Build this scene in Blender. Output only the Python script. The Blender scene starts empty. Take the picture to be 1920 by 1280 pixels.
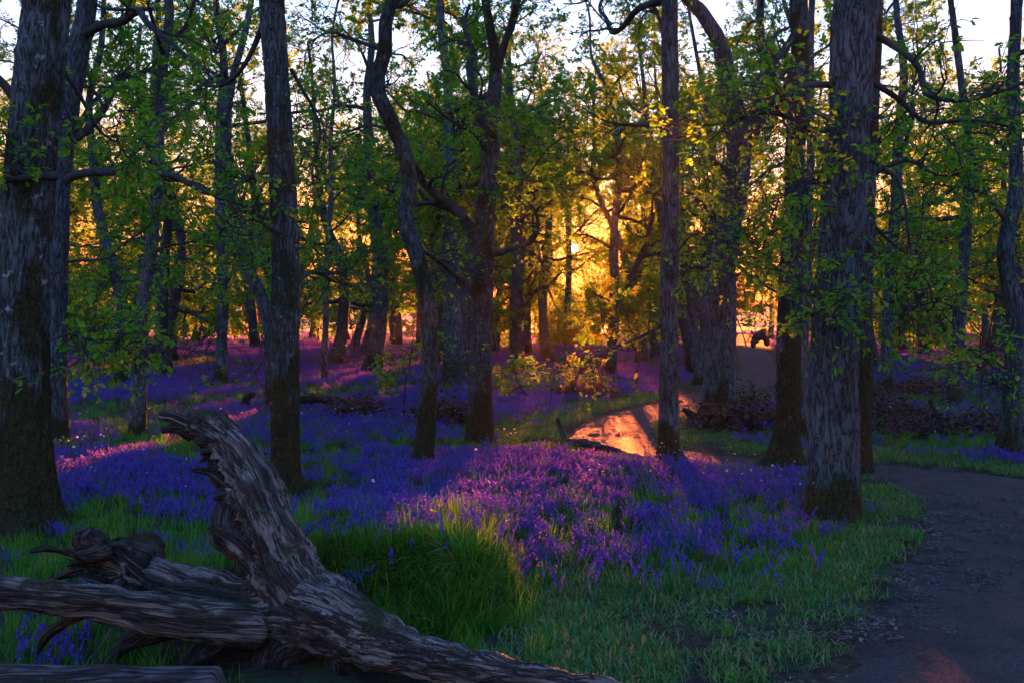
import bpy, bmesh, math, random
import numpy as np
from mathutils import Vector, Matrix

SC = bpy.context.scene
COL = SC.collection
R = math.radians

# ------------------------------------------------------------------ camera
FPX, HZ, CAMH = 1867.0, 595.0, 1.7            # focal length in photo pixels, horizon row, eye height
cam_d = bpy.data.cameras.new('camera'); cam = bpy.data.objects.new('camera', cam_d); COL.objects.link(cam)
cam.location = (0, 0, CAMH); cam.rotation_euler = (R(90), 0, 0)
cam_d.sensor_width = 36; cam_d.lens = 36 * FPX / 1920.0
cam_d.shift_y = -(640 - HZ) / 1920.0
cam_d.clip_start = 0.05; cam_d.clip_end = 120000
SC.camera = cam

# ------------------------------------------------------------------ sky, sun, exposure
SUN_AZ = math.atan((1077 - 960) / FPX); SUN_EL = math.atan((HZ - 467) / FPX)
SUN = Vector((math.sin(SUN_AZ) * math.cos(SUN_EL), math.cos(SUN_AZ) * math.cos(SUN_EL), math.sin(SUN_EL)))
world = bpy.data.worlds.new('World'); SC.world = world; world.use_nodes = True
wn = world.node_tree; wn.nodes.clear()
sky = wn.nodes.new('ShaderNodeTexSky'); sky.sky_type = 'NISHITA'; sky.sun_disc = False
sky.sun_elevation = SUN_EL; sky.sun_rotation = SUN_AZ; sky.altitude = 100
sky.air_density = 3.0; sky.dust_density = 0.015; sky.ozone_density = 7.0
tint = wn.nodes.new('ShaderNodeMix'); tint.data_type = 'RGBA'; tint.blend_type = 'MULTIPLY'
tint.inputs[0].default_value = 1.0; tint.inputs[7].default_value = (1.2, 0.95, 1.28, 1)   # camera white balance
bg = wn.nodes.new('ShaderNodeBackground'); bg.inputs['Strength'].default_value = 0.086
wo = wn.nodes.new('ShaderNodeOutputWorld')
wn.links.new(sky.outputs[0], tint.inputs[6]); wn.links.new(tint.outputs[2], bg.inputs['Color'])
wn.links.new(bg.outputs[0], wo.inputs['Surface'])
sun_d = bpy.data.lights.new('sun_lamp', 'SUN'); sun_o = bpy.data.objects.new('sun_lamp', sun_d); COL.objects.link(sun_o)
sun_d.energy = 5.0; sun_d.angle = R(0.8); sun_d.color = (1.0, 0.185, 0.034)
sun_o.rotation_euler = SUN.to_track_quat('Z', 'Y').to_euler(); sun_o.location = (0, 0, 30)
SC.view_settings.view_transform = 'Standard'; SC.view_settings.look = 'None'
SC.view_settings.exposure = 4.6; SC.view_settings.gamma = 1.0; SC.view_settings.use_curve_mapping = False
SC.cycles.use_denoising = True
try:
    SC.cycles.denoiser = 'OPENIMAGEDENOISE'; SC.cycles.denoising_input_passes = 'RGB_ALBEDO_NORMAL'; SC.cycles.denoising_prefilter = 'ACCURATE'
except Exception:
    pass
SC.cycles.max_bounces = 6; SC.cycles.diffuse_bounces = 3; SC.cycles.glossy_bounces = 2
SC.cycles.transmission_bounces = 5; SC.cycles.sample_clamp_indirect = 4.0
SC.cycles.use_adaptive_sampling = False

# ------------------------------------------------------------------ numpy noise
def _h(i, j, k, s):
    n = (i.astype(np.int64) * 374761393 + j.astype(np.int64) * 668265263 + k.astype(np.int64) * 2147483647 + s * 1274126177) & 0xFFFFFFFF
    n = ((n ^ (n >> 13)) * 1274126177) & 0xFFFFFFFF
    n = ((n ^ (n >> 16)) * 2246822519) & 0xFFFFFFFF
    return ((n ^ (n >> 15)) & 0xFFFFFF) / float(0xFFFFFF)
def vnoise(x, y, z, seed=0):
    x, y, z = np.broadcast_arrays(np.asarray(x, float), np.asarray(y, float), np.asarray(z, float))
    xi, yi, zi = np.floor(x), np.floor(y), np.floor(z)
    fx, fy, fz = x - xi, y - yi, z - zi
    fx, fy, fz = fx * fx * (3 - 2 * fx), fy * fy * (3 - 2 * fy), fz * fz * (3 - 2 * fz)
    r = 0
    for a in (0, 1):
        for b in (0, 1):
            for c in (0, 1):
                w = (fx if a else 1 - fx) * (fy if b else 1 - fy) * (fz if c else 1 - fz)
                r = r + w * _h(xi + a, yi + b, zi + c, seed)
    return r * 2 - 1
def fbm(x, y, z, oct=3, seed=0, gain=0.5):
    r, a, f = 0, 1.0, 1.0
    for o in range(oct):
        r = r + a * vnoise(np.asarray(x) * f, np.asarray(y) * f, np.asarray(z) * f, seed + o * 17); a *= gain; f *= 2.03
    return r
def sstep(a, b, x):
    t = np.clip((np.asarray(x, float) - a) / (b - a), 0, 1); return t * t * (3 - 2 * t)

# ------------------------------------------------------------------ mesh helpers
def raw_mesh(name, V, faces_by_n, smooth=True):
    """V (n,3); faces_by_n: list of integer arrays (m,k)"""
    me = bpy.data.meshes.new(name)
    V = np.asarray(V, np.float32)
    me.vertices.add(len(V)); me.vertices.foreach_set('co', V.ravel())
    faces_by_n = [np.asarray(f, np.int32) for f in faces_by_n if len(f)]
    nl = sum(f.size for f in faces_by_n); npoly = sum(len(f) for f in faces_by_n)
    if npoly:
        me.loops.add(nl); me.polygons.add(npoly)
        me.loops.foreach_set('vertex_index', np.concatenate([f.ravel() for f in faces_by_n]))
        st, o = [], 0
        for f in faces_by_n:
            st.append(o + np.arange(len(f)) * f.shape[1]); o += f.size
        me.polygons.foreach_set('loop_start', np.concatenate(st).astype(np.int32))
        me.polygons.foreach_set('use_smooth', np.full(npoly, smooth))
    me.update(calc_edges=True); me.validate()
    return me
class Buf:
    """collects vertices and faces of one mesh"""
    def __init__(s): s.V = []; s.F = {}; s.n = 0; s.A = []
    def add(s, V, faces, att=None):
        V = np.asarray(V, float).reshape(-1, 3)
        for f in faces:
            f = np.asarray(f, np.int64)
            if len(f): s.F.setdefault(f.shape[1], []).append(f + s.n)
        s.V.append(V); s.n += len(V)
        s.A.append(np.zeros(len(V)) if att is None else np.broadcast_to(np.asarray(att, float), (len(V),)))
    def mesh(s, name, smooth=True, attr=None):
        me = raw_mesh(name, np.concatenate(s.V), [np.concatenate(v) for v in s.F.values()], smooth)
        if attr:
            a = me.attributes.new(attr, 'FLOAT', 'POINT'); a.data.foreach_set('value', np.concatenate(s.A).astype(np.float32))
        return me
def link(name, me, mat=None, parent=None, loc=None):
    o = bpy.data.objects.new(name, me); COL.objects.link(o)
    if mat is not None and me is not None and len(me.materials) == 0: me.materials.append(mat)
    if parent is not None: o.parent = parent
    if loc is not None: o.location = loc
    return o
def tag(o, label, cat=None, group=None, kind=None):
    if label: o['label'] = label
    if cat: o['category'] = cat
    if group: o['group'] = group
    if kind: o['kind'] = kind
    return o
def thing(name, label, cat, loc, group=None):
    o = bpy.data.objects.new(name, None); COL.objects.link(o); o.location = loc; o.empty_display_size = 0.2
    return tag(o, label, cat, group)
def catmull(P, seg):
    P = np.asarray(P, float); n = len(P)
    Q = np.vstack([2 * P[0] - P[1], P, 2 * P[-1] - P[-2]])
    out = []
    for i in range(n - 1):
        L = np.linalg.norm(P[i + 1, :3] - P[i, :3]); k = max(2, int(math.ceil(L / seg)))
        t = np.linspace(0, 1, k, endpoint=False)[:, None]
        p0, p1, p2, p3 = Q[i], Q[i + 1], Q[i + 2], Q[i + 3]
        out.append(0.5 * ((2 * p1) + (-p0 + p2) * t + (2 * p0 - 5 * p1 + 4 * p2 - p3) * t * t + (-p0 + 3 * p1 - 3 * p2 + p3) * t ** 3))
    out.append(P[-1:]); return np.vstack(out)
def frames(P):
    T = np.gradient(P, axis=0); T /= np.linalg.norm(T, axis=1)[:, None] + 1e-9
    U = np.zeros_like(P); r = np.array([1.0, 0, 0]) if abs(T[0, 0]) < 0.8 else np.array([0, 1.0, 0])
    u = r - T[0] * (r @ T[0]); u /= np.linalg.norm(u)
    for i in range(len(P)):
        u = u - T[i] * (u @ T[i]); u /= np.linalg.norm(u) + 1e-9; U[i] = u
    return T, U, np.cross(T, U)
def grid_faces(n, m, wrap=True):
    i = np.arange(n - 1)[:, None]; j = np.arange(m if wrap else m - 1)[None, :]; j2 = (j + 1) % m
    return np.stack([i * m + j, i * m + j2, (i + 1) * m + j2, (i + 1) * m + j], -1).reshape(-1, 4)
def tubes_batch(buf, polys, rads, sides):
    """polys (N,k,3), rads (N,k): many thin tubes at once"""
    polys = np.asarray(polys, float); rads = np.asarray(rads, float)
    N, k, _ = polys.shape
    if N == 0: return
    T = np.gradient(polys, axis=1); T /= np.linalg.norm(T, axis=2, keepdims=True) + 1e-9
    ref = np.tile(np.array([0.31, 0.22, 0.925]), (N, 1)); T0 = polys[:, -1] - polys[:, 0]; T0 /= np.linalg.norm(T0, axis=1, keepdims=True) + 1e-9
    ref[np.abs((ref * T0).sum(1)) > 0.8] = (0.9, -0.4, 0.15)
    U = ref[:, None] - T * (T * ref[:, None]).sum(2, keepdims=True); U /= np.linalg.norm(U, axis=2, keepdims=True) + 1e-9
    W = np.cross(T, U); th = np.arange(sides) * 2 * math.pi / sides
    V = polys[:, :, None] + rads[:, :, None, None] * (np.cos(th)[None, None, :, None] * U[:, :, None] + np.sin(th)[None, None, :, None] * W[:, :, None])
    f = grid_faces(k, sides); F = (f[None] + (np.arange(N) * k * sides)[:, None, None]).reshape(-1, 4)
    buf.add(V.reshape(-1, 3), [F])

# ------------------------------------------------------------------ materials
def mat(name):
    m = bpy.data.materials.new(name); m.use_nodes = True; nt = m.node_tree; nt.nodes.clear()
    out = nt.nodes.new('ShaderNodeOutputMaterial'); return m, nt, out
def N(nt, t, **kw):
    n = nt.nodes.new(t)
    for k, v in kw.items():
        if k.startswith('i_'): n.inputs[k[2:].replace('_', ' ')].default_value = v
        else: setattr(n, k, v)
    return n
def ramp(nt, fac, stops):
    r = nt.nodes.new('ShaderNodeValToRGB'); e = r.color_ramp.elements
    while len(e) < len(stops): e.new(0.5)
    for q, (p, c) in zip(e, stops): q.position = p; q.color = (*c, 1)
    nt.links.new(fac, r.inputs[0]); return r.outputs[0]
def mixc(nt, fac, a, b, bt='MIX'):
    m = nt.nodes.new('ShaderNodeMix'); m.data_type = 'RGBA'; m.blend_type = bt
    for s, v in ((0, fac), (6, a), (7, b)):
        if hasattr(v, 'is_output'): nt.links.new(v, m.inputs[s])
        else: m.inputs[s].default_value = v if s == 0 else (*v, 1)
    return m.outputs[2]
def mapping(nt, vec, scale, loc=(0, 0, 0)):
    m = nt.nodes.new('ShaderNodeMapping'); m.inputs['Scale'].default_value = scale; m.inputs['Location'].default_value = loc
    nt.links.new(vec, m.inputs[0]); return m.outputs[0]
def noise(nt, vec, scale, detail=4, rough=0.55, dist=0.0):
    n = nt.nodes.new('ShaderNodeTexNoise'); n.inputs['Scale'].default_value = scale; n.inputs['Detail'].default_value = detail
    n.inputs['Roughness'].default_value = rough; n.inputs['Distortion'].default_value = dist
    nt.links.new(vec, n.inputs['Vector']); return n.outputs[0]
def math_n(nt, op, a, b=0.0, clamp=False):
    m = nt.nodes.new('ShaderNodeMath'); m.operation = op; m.use_clamp = clamp
    for i, v in enumerate((a, b)):
        if hasattr(v, 'is_output'): nt.links.new(v, m.inputs[i])
        else: m.inputs[i].default_value = v
    return m.outputs[0]

def bark_material(name, c_dark, c_mid, c_light, moss=0.5, moss_h=0.8, plate=26.0, lichen=0.0, spots=0.0):
    m, nt, out = mat(name); L = nt.links.new
    tc = N(nt, 'ShaderNodeTexCoord').outputs['Object']; oi = N(nt, 'ShaderNodeObjectInfo')
    off = N(nt, 'ShaderNodeVectorMath', operation='ADD'); L(tc, off.inputs[0])
    sc = N(nt, 'ShaderNodeVectorMath', operation='SCALE'); sc.inputs[0].default_value = (37, 21, 53); L(oi.outputs['Random'], sc.inputs['Scale']); L(sc.outputs[0], off.inputs[1])
    p = off.outputs[0]
    st = mapping(nt, p, (1, 1, 0.20))
    warp = N(nt, 'ShaderNodeVectorMath', operation='ADD'); L(st, warp.inputs[0])
    nv = N(nt, 'ShaderNodeTexNoise'); nv.inputs['Scale'].default_value = 9; L(st, nv.inputs['Vector'])
    sv = N(nt, 'ShaderNodeVectorMath', operation='SCALE'); sv.inputs['Scale'].default_value = 0.05; L(nv.outputs['Color'], sv.inputs[0]); L(sv.outputs[0], warp.inputs[1])
    fz = N(nt, 'ShaderNodeTexNoise'); fz.inputs['Scale'].default_value = plate; fz.inputs['Detail'].default_value = 3.0; fz.inputs['Roughness'].default_value = 0.55; L(warp.outputs[0], fz.inputs['Vector'])
    ridge = math_n(nt, 'ABSOLUTE', math_n(nt, 'SUBTRACT', fz.outputs[0], 0.5))
    crack = ramp(nt, ridge, [(0.0, (0.0,) * 3), (0.035, (0.55,) * 3), (0.10, (1, 1, 1))])
    big = noise(nt, p, 1.7, 4); fine = noise(nt, mapping(nt, p, (1, 1, 0.35)), 60, 4, 0.65)
    col = ramp(nt, math_n(nt, 'ADD', math_n(nt, 'MULTIPLY', big, 0.55), math_n(nt, 'MULTIPLY', fine, 0.5)), [(0.3, c_dark), (0.52, c_mid), (0.72, c_light)])
    col = mixc(nt, crack, tuple(x * 0.28 for x in c_dark), col)
    if lichen:
        lf = ramp(nt, noise(nt, p, 14, 4, 0.6), [(0.62, (0, 0, 0)), (0.68, (lichen,) * 3)])
        col = mixc(nt, lf, col, (0.34, 0.36, 0.31))
    # moss grows in its own patches and towards the foot
    sx = N(nt, 'ShaderNodeSeparateXYZ'); L(tc, sx.inputs[0])
    foot = N(nt, 'ShaderNodeMapRange'); foot.inputs[1].default_value = 0.0; foot.inputs[2].default_value = moss_h; foot.inputs[3].default_value = 0.30; foot.inputs[4].default_value = 0.0
    L(sx.outputs['Z'], foot.inputs[0])
    mf = math_n(nt, 'ADD', noise(nt, mapping(nt, p, (1, 1, 0.6)), 3.2, 5, 0.62), foot.outputs[0])
    mf = ramp(nt, math_n(nt, 'ADD', mf, (moss - 0.5) * 0.4), [(0.56, (0, 0, 0)), (0.66, (1, 1, 1))])
    mcol = ramp(nt, noise(nt, p, 45, 3), [(0.35, (0.010, 0.013, 0.005)), (0.65, (0.040, 0.046, 0.012))])
    col = mixc(nt, mf, col, mcol)
    b = N(nt, 'ShaderNodeBsdfPrincipled'); b.inputs['Roughness'].default_value = 0.85; b.inputs['Specular IOR Level'].default_value = 0.2
    L(col, b.inputs['Base Color'])
    hgt = math_n(nt, 'ADD', math_n(nt, 'MULTIPLY', crack, 1.0), math_n(nt, 'MULTIPLY', fine, 0.5))
    bp = N(nt, 'ShaderNodeBump'); bp.inputs['Strength'].default_value = 0.8; bp.inputs['Distance'].default_value = 0.014
    L(hgt, bp.inputs['Height']); L(bp.outputs[0], b.inputs['Normal']); L(b.outputs[0], out.inputs[0])
    return m
M = {}
M['bark_oak'] = bark_material('bark_oak', (0.026, 0.042, 0.047), (0.068, 0.106, 0.118), (0.122, 0.180, 0.196), moss=0.42, moss_h=0.7, plate=24, lichen=0.0)
M['bark_moss'] = bark_material('bark_moss', (0.021, 0.034, 0.034), (0.058, 0.090, 0.092), (0.110, 0.160, 0.164), moss=0.72, moss_h=1.6, plate=26, lichen=0.8)
M['bark_thin'] = bark_material('bark_thin', (0.023, 0.036, 0.034), (0.060, 0.090, 0.086), (0.108, 0.152, 0.148), moss=0.60, moss_h=1.1, plate=34, lichen=0.3)
M['bark_pale'] = bark_material('bark_pale', (0.050, 0.062, 0.066), (0.120, 0.147, 0.156), (0.20, 0.235, 0.247), moss=0.45, moss_h=0.6, plate=36, lichen=0.2)
def simple_twig(name, c1, c2):
    m, nt, out = mat(name); tc = N(nt, 'ShaderNodeTexCoord').outputs['Object']
    col = ramp(nt, noise(nt, tc, 7, 4), [(0.35, c1), (0.7, c2)])
    b = N(nt, 'ShaderNodeBsdfPrincipled'); b.inputs['Roughness'].default_value = 0.9; b.inputs['Specular IOR Level'].default_value = 0.15
    bp = N(nt, 'ShaderNodeBump'); bp.inputs['Strength'].default_value = 0.5; bp.inputs['Distance'].default_value = 0.01
    nt.links.new(noise(nt, mapping(nt, tc, (1, 1, 0.5)), 40, 3), bp.inputs['Height']); nt.links.new(bp.outputs[0], b.inputs['Normal'])
    nt.links.new(col, b.inputs['Base Color']); nt.links.new(b.outputs[0], out.inputs[0]); return m
M['branch'] = simple_twig('branch_bark', (0.022, 0.028, 0.026), (0.066, 0.080, 0.076))
M['dead'] = simple_twig('dead_wood', (0.05, 0.040, 0.033), (0.16, 0.135, 0.115))
M['bracken'] = simple_twig('dead_bracken', (0.06, 0.032, 0.022), (0.20, 0.12, 0.085))
def leaf_material(name, stops, trans_gain=(1.8, 1.8, 0.8), tmix=0.52, gloss=0.02):
    m, nt, out = mat(name); L = nt.links.new
    a = N(nt, 'ShaderNodeAttribute', attribute_name='tint'); oi = N(nt, 'ShaderNodeObjectInfo')
    f = math_n(nt, 'ADD', a.outputs['Fac'], math_n(nt, 'MULTIPLY', math_n(nt, 'SUBTRACT', oi.outputs['Random'], 0.5), 0.22), clamp=True)
    col = ramp(nt, f, stops)
    tcol = mixc(nt, 1.0, col, trans_gain, 'MULTIPLY')
    d = N(nt, 'ShaderNodeBsdfDiffuse'); t = N(nt, 'ShaderNodeBsdfTranslucent'); g = N(nt, 'ShaderNodeBsdfGlossy'); g.inputs['Roughness'].default_value = 0.5
    L(col, d.inputs[0]); L(tcol, t.inputs[0])
    mx = N(nt, 'ShaderNodeMixShader'); mx.inputs[0].default_value = tmix; L(d.outputs[0], mx.inputs[1]); L(t.outputs[0], mx.inputs[2])
    m2 = N(nt, 'ShaderNodeMixShader'); m2.inputs[0].default_value = gloss; L(mx.outputs[0], m2.inputs[1]); L(g.outputs[0], m2.inputs[2])
    L(m2.outputs[0], out.inputs[0]); return m
M['leaf'] = leaf_material('oak_leaf', [(0.0, (0.055, 0.19, 0.012)), (0.45, (0.115, 0.30, 0.016)), (0.82, (0.20, 0.31, 0.018)), (1.0, (0.30, 0.19, 0.025))])
M['grass'] = leaf_material('grass_blade', [(0.0, (0.026, 0.150, 0.008)), (0.5, (0.062, 0.255, 0.012)), (0.85, (0.12, 0.28, 0.020)), (1.0, (0.22, 0.19, 0.08))], (1.5, 1.5, 0.8), 0.42, 0.02)
M['lawn'] = leaf_material('short_grass', [(0.0, (0.026, 0.14, 0.022)), (0.5, (0.050, 0.22, 0.034)), (0.8, (0.10, 0.24, 0.045)), (1.0, (0.26, 0.225, 0.11))], (1.3, 1.3, 0.8), 0.35, 0.02)
M['bell_leaf'] = leaf_material('bluebell_leaf', [(0.0, (0.020, 0.070, 0.022)), (0.6, (0.045, 0.120, 0.030)), (1.0, (0.09, 0.15, 0.035))], (1.5, 1.5, 0.8), 0.4, 0.08)
M['bell'] = leaf_material('bluebell_petal', [(0.0, (0.034, 0.036, 0.40)), (0.5, (0.070, 0.052, 0.54)), (1.0, (0.135, 0.085, 0.62))], (2.7, 1.7, 1.0), 0.5, 0.04)
M['white'] = leaf_material('white_petal', [(0.0, (0.7, 0.72, 0.74)), (1.0, (0.8, 0.8, 0.8))], (1, 1, 1), 0.4, 0.03)

# ------------------------------------------------------------------ ground shape
PATH = np.array([(1.2, 1.0, 2.4), (1.75, 2.8, 2.3), (2.35, 4.1, 2.2), (3.24, 5.74, 2.2), (4.1, 7.3, 2.2), (4.72, 8.9, 2.1), (4.75, 10.1, 1.8), (4.25, 10.95, 1.35), (3.4, 11.55, 1.05),
                 (2.6, 12.0, 1.1), (1.9, 12.65, 1.35), (1.45, 13.7, 1.5), (1.5, 15.1, 1.3), (1.95, 16.6, 1.2), (2.75, 18.3, 1.2), (3.9, 20.6, 1.3), (5.4, 24.4, 1.4),
                 (7.4, 30.0, 1.5), (10.3, 42.0, 1.6), (14.8, 63.0, 1.6), (20, 90, 1.6)])
PC = catmull(PATH, 0.12)
def path_dist(x, y):
    x = np.asarray(x, float).ravel(); y = np.asarray(y, float).ravel(); d = np.full(len(x), 1e9)
    P = PC[::2]
    for c in range(0, len(x), 4000):
        dx = x[c:c + 4000, None] - P[None, :, 0]; dy = y[c:c + 4000, None] - P[None, :, 1]
        d[c:c + 4000] = (np.sqrt(dx * dx + dy * dy) - P[None, :, 2] / 2).min(1)
    return d                                       # negative on the path
def H0(x, y):
    x = np.asarray(x, float); y = np.asarray(y, float)
    h = 0.05 * fbm(x / 4.2, y / 4.2, 0.0, 2, 5) * sstep(3, 7, y) + 0.28 * fbm(x / 17, y / 17, 0.0, 2, 9) * sstep(14, 40, y)
    # earth bank behind the fallen tree, steep towards the camera, running out to the back
    edge = 5.62 + 0.12 * np.sin(x * 5.1) + 0.07 * np.sin(x * 11.3 + 1)
    bx = sstep(-2.3, -1.25, x) * (1 - sstep(-0.25, 0.13, x))
    h = h + 0.34 * bx * sstep(edge - 0.16, edge + 0.08, y) * (1 - sstep(6.2, 8.8, y))
    h = h - 0.10 * sstep(-3.4, -2.2, x) * (1 - sstep(-0.6, -0.1, x)) * sstep(4.3, 4.8, y) * (1 - sstep(5.2, 5.75, y))
    return h
def H(x, y):
    return H0(x, y)
def axis(segments):
    a = []
    for s, e, st in segments: a.append(np.arange(s, e, st))
    a.append([segments[-1][1]]); return np.concatenate(a)
def geo(s, e, st, k):
    v = [s]
    while abs(v[-1]) < abs(e): v.append(v[-1] + math.copysign(st, e)); st *= k
    return np.array(v)
gx = np.concatenate([geo(-6, -330, 0.15, 1.12)[::-1], np.arange(-5.88, 6, 0.12), geo(6, 330, 0.15, 1.12)])
gy = np.concatenate([geo(2.0, -60, 0.3, 1.15)[::-1][:-1], np.arange(2.0, 10, 0.1), geo(10, 340, 0.12, 1.04)])
GX, GY = np.meshgrid(gx, gy)
pd = path_dist(GX, GY).reshape(GX.shape)
GZ = H0(GX, GY) - 0.035 * (1 - sstep(-0.12, 0.10, pd)) + 0.006 * fbm(GX * 5, GY * 5, 0, 2, 3) * sstep(-0.1, 0.2, pd) * (GY < 20)
far = sstep(110, 260, np.hypot(GX, GY)); GZ = GZ * (1 - far) - 0.6 * far
gm = raw_mesh('ground', np.stack([GX, GY, GZ], -1).reshape(-1, 3), [grid_faces(len(gy), len(gx), False)])
a = gm.attributes.new('pd', 'FLOAT', 'POINT'); a.data.foreach_set('value', np.clip(pd, -2, 9).ravel().astype(np.float32))
m, nt, out = mat('woodland_soil'); L = nt.links.new
tc = N(nt, 'ShaderNodeTexCoord').outputs['Object']
c1 = ramp(nt, noise(nt, tc, 14, 6, 0.7), [(0.3, (0.012, 0.010, 0.008)), (0.5, (0.035, 0.028, 0.020)), (0.72, (0.085, 0.068, 0.048))])
c2 = ramp(nt, noise(nt, tc, 30, 4, 0.7), [(0.3, (0.02, 0.05, 0.016)), (0.7, (0.055, 0.10, 0.030))])
cg = mixc(nt, ramp(nt, noise(nt, tc, 1.6, 5, 0.6), [(0.48, (0, 0, 0)), (0.66, (1, 1, 1))]), c1, c2)
pa = N(nt, 'ShaderNodeAttribute', attribute_name='pd')
meadow = ramp(nt, noise(nt, tc, 0.02, 4), [(0.35, (0.045, 0.06, 0.022)), (0.65, (0.08, 0.075, 0.04))])
sxyz = N(nt, 'ShaderNodeSeparateXYZ'); L(tc, sxyz.inputs[0])
fr = N(nt, 'ShaderNodeMapRange'); fr.inputs[1].default_value = 85; fr.inputs[2].default_value = 110; L(sxyz.outputs['Y'], fr.inputs[0])
cg = mixc(nt, fr.outputs[0], cg, meadow)
b = N(nt, 'ShaderNodeBsdfPrincipled'); b.inputs['Roughness'].default_value = 0.95; b.inputs['Specular IOR Level'].default_value = 0.1; L(cg, b.inputs['Base Color'])
bp = N(nt, 'ShaderNodeBump'); bp.inputs['Strength'].default_value = 0.7; bp.inputs['Distance'].default_value = 0.03; L(noise(nt, tc, 22, 5, 0.7), bp.inputs['Height']); L(bp.outputs[0], b.inputs['Normal'])
L(b.outputs[0], out.inputs[0]); M['soil'] = m
tag(link('ground', gm, M['soil']), None, None, None, 'structure')

# the path: a sheet of trodden grit that follows the ground
pt = PC; T = np.gradient(pt[:, :2], axis=0); T /= np.linalg.norm(T, axis=1)[:, None]; NRM = np.stack([T[:, 1], -T[:, 0]], 1)
ks = np.linspace(-1, 1, 13); PV = []
for i in range(len(pt)):
    wob = 0.10 * vnoise(np.array([pt[i, 0] * 1.3, pt[i, 0] * 1.3 + 50]), np.array([pt[i, 1] * 1.3] * 2), 0, 4)
    w = np.where(ks < 0, pt[i, 2] / 2 + wob[0], pt[i, 2] / 2 + wob[1])
    xy = pt[i, :2] + NRM[i] * (ks * w)[:, None]
    z = H0(xy[:, 0], xy[:, 1]) - 0.012 - 0.030 * np.abs(ks) ** 6 + 0.012 * fbm(xy[:, 0] * 2.5, xy[:, 1] * 2.5, 0, 2, 31)
    PV.append(np.column_stack([xy, z]))
pm = raw_mesh('path', np.vstack(PV), [grid_faces(len(pt), 13, False)[:, ::-1]])
m, nt, out = mat('trodden_grit'); L = nt.links.new; tc = N(nt, 'ShaderNodeTexCoord').outputs['Object']
c1 = ramp(nt, noise(nt, tc, 55, 6, 0.75), [(0.3, (0.018, 0.017, 0.016)), (0.5, (0.045, 0.043, 0.041)), (0.72, (0.105, 0.097, 0.091))])
c2 = ramp(nt, noise(nt, tc, 2.2, 5, 0.6), [(0.35, (0.70, 0.66, 0.66)), (0.65, (1.15, 1.08, 1.05))])
col = mixc(nt, 1.0, c1, c2, 'MULTIPLY')
b = N(nt, 'ShaderNodeBsdfPrincipled'); b.inputs['Roughness'].default_value = 0.85; b.inputs['Specular IOR Level'].default_value = 0.2; L(col, b.inputs['Base Color'])
bp = N(nt, 'ShaderNodeBump'); bp.inputs['Strength'].default_value = 1.0; bp.inputs['Distance'].default_value = 0.02
L(math_n(nt, 'ADD', noise(nt, tc, 45, 5, 0.7), noise(nt, tc, 9, 3, 0.6)), bp.inputs['Height']); L(bp.outputs[0], b.inputs['Normal'])
L(b.outputs[0], out.inputs[0]); M['grit'] = m
tag(link('path', pm, M['grit']), None, None, None, 'structure')

# far hills beyond the wood edge
def hill(name, dist, az0, az1, hmax, seed, depth=350):
    n = 90; az = np.linspace(az0, az1, n); rows = 9; V = []
    for r in range(rows):
        t = r / (rows - 1); d = dist + depth * (t - 0.5) * 2
        prof = np.sin(math.pi * t) ** 1.3
        env = np.sin(math.pi * np.linspace(0, 1, n)) ** 0.7
        hh = hmax * prof * env * (0.80 + 0.20 * fbm(az * 9, t * 2, 0, 3, seed)) - 1.4
        V.append(np.stack([np.sin(az) * d, np.cos(az) * d, hh], -1))
    return tag(link(name, raw_mesh(name, np.vstack(V), [grid_faces(rows, n, False)]), M['hill']), None, None, None, 'structure')
m, nt, out = mat('hill_pasture'); tc = N(nt, 'ShaderNodeTexCoord').outputs['Object']
col = ramp(nt, noise(nt, tc, 0.04, 6, 0.6), [(0.35, (0.08, 0.10, 0.06)), (0.5, (0.16, 0.17, 0.11)), (0.65, (0.24, 0.21, 0.16))])
b = N(nt, 'ShaderNodeBsdfPrincipled'); b.inputs['Roughness'].default_value = 1.0; b.inputs['Specular IOR Level'].default_value = 0.0
nt.links.new(col, b.inputs['Base Color']); nt.links.new(b.outputs[0], out.inputs[0]); M['hill'] = m
hill('hill', 268, R(-46), R(0), 16, 3, 46)
hill('hill', 275, R(7), R(48), 11, 8, 42)

# the sun's disc itself, low behind the trees
bm = bmesh.new(); bmesh.ops.create_icosphere(bm, subdivisions=3, radius=60000 * math.tan(R(0.20)))
me = bpy.data.meshes.new('sun'); bm.to_mesh(me); bm.free()
m, nt, out = mat('sun_disc'); e = N(nt, 'ShaderNodeEmission'); e.inputs[0].default_value = (1.0, 0.55, 0.18, 1); e.inputs[1].default_value = 60
nt.links.new(e.outputs[0], out.inputs[0])
so = link('sun', me, m); so.location = Vector((0, 0, CAMH)) + SUN * 60000; tag(so, None, None, None, 'structure')

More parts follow.
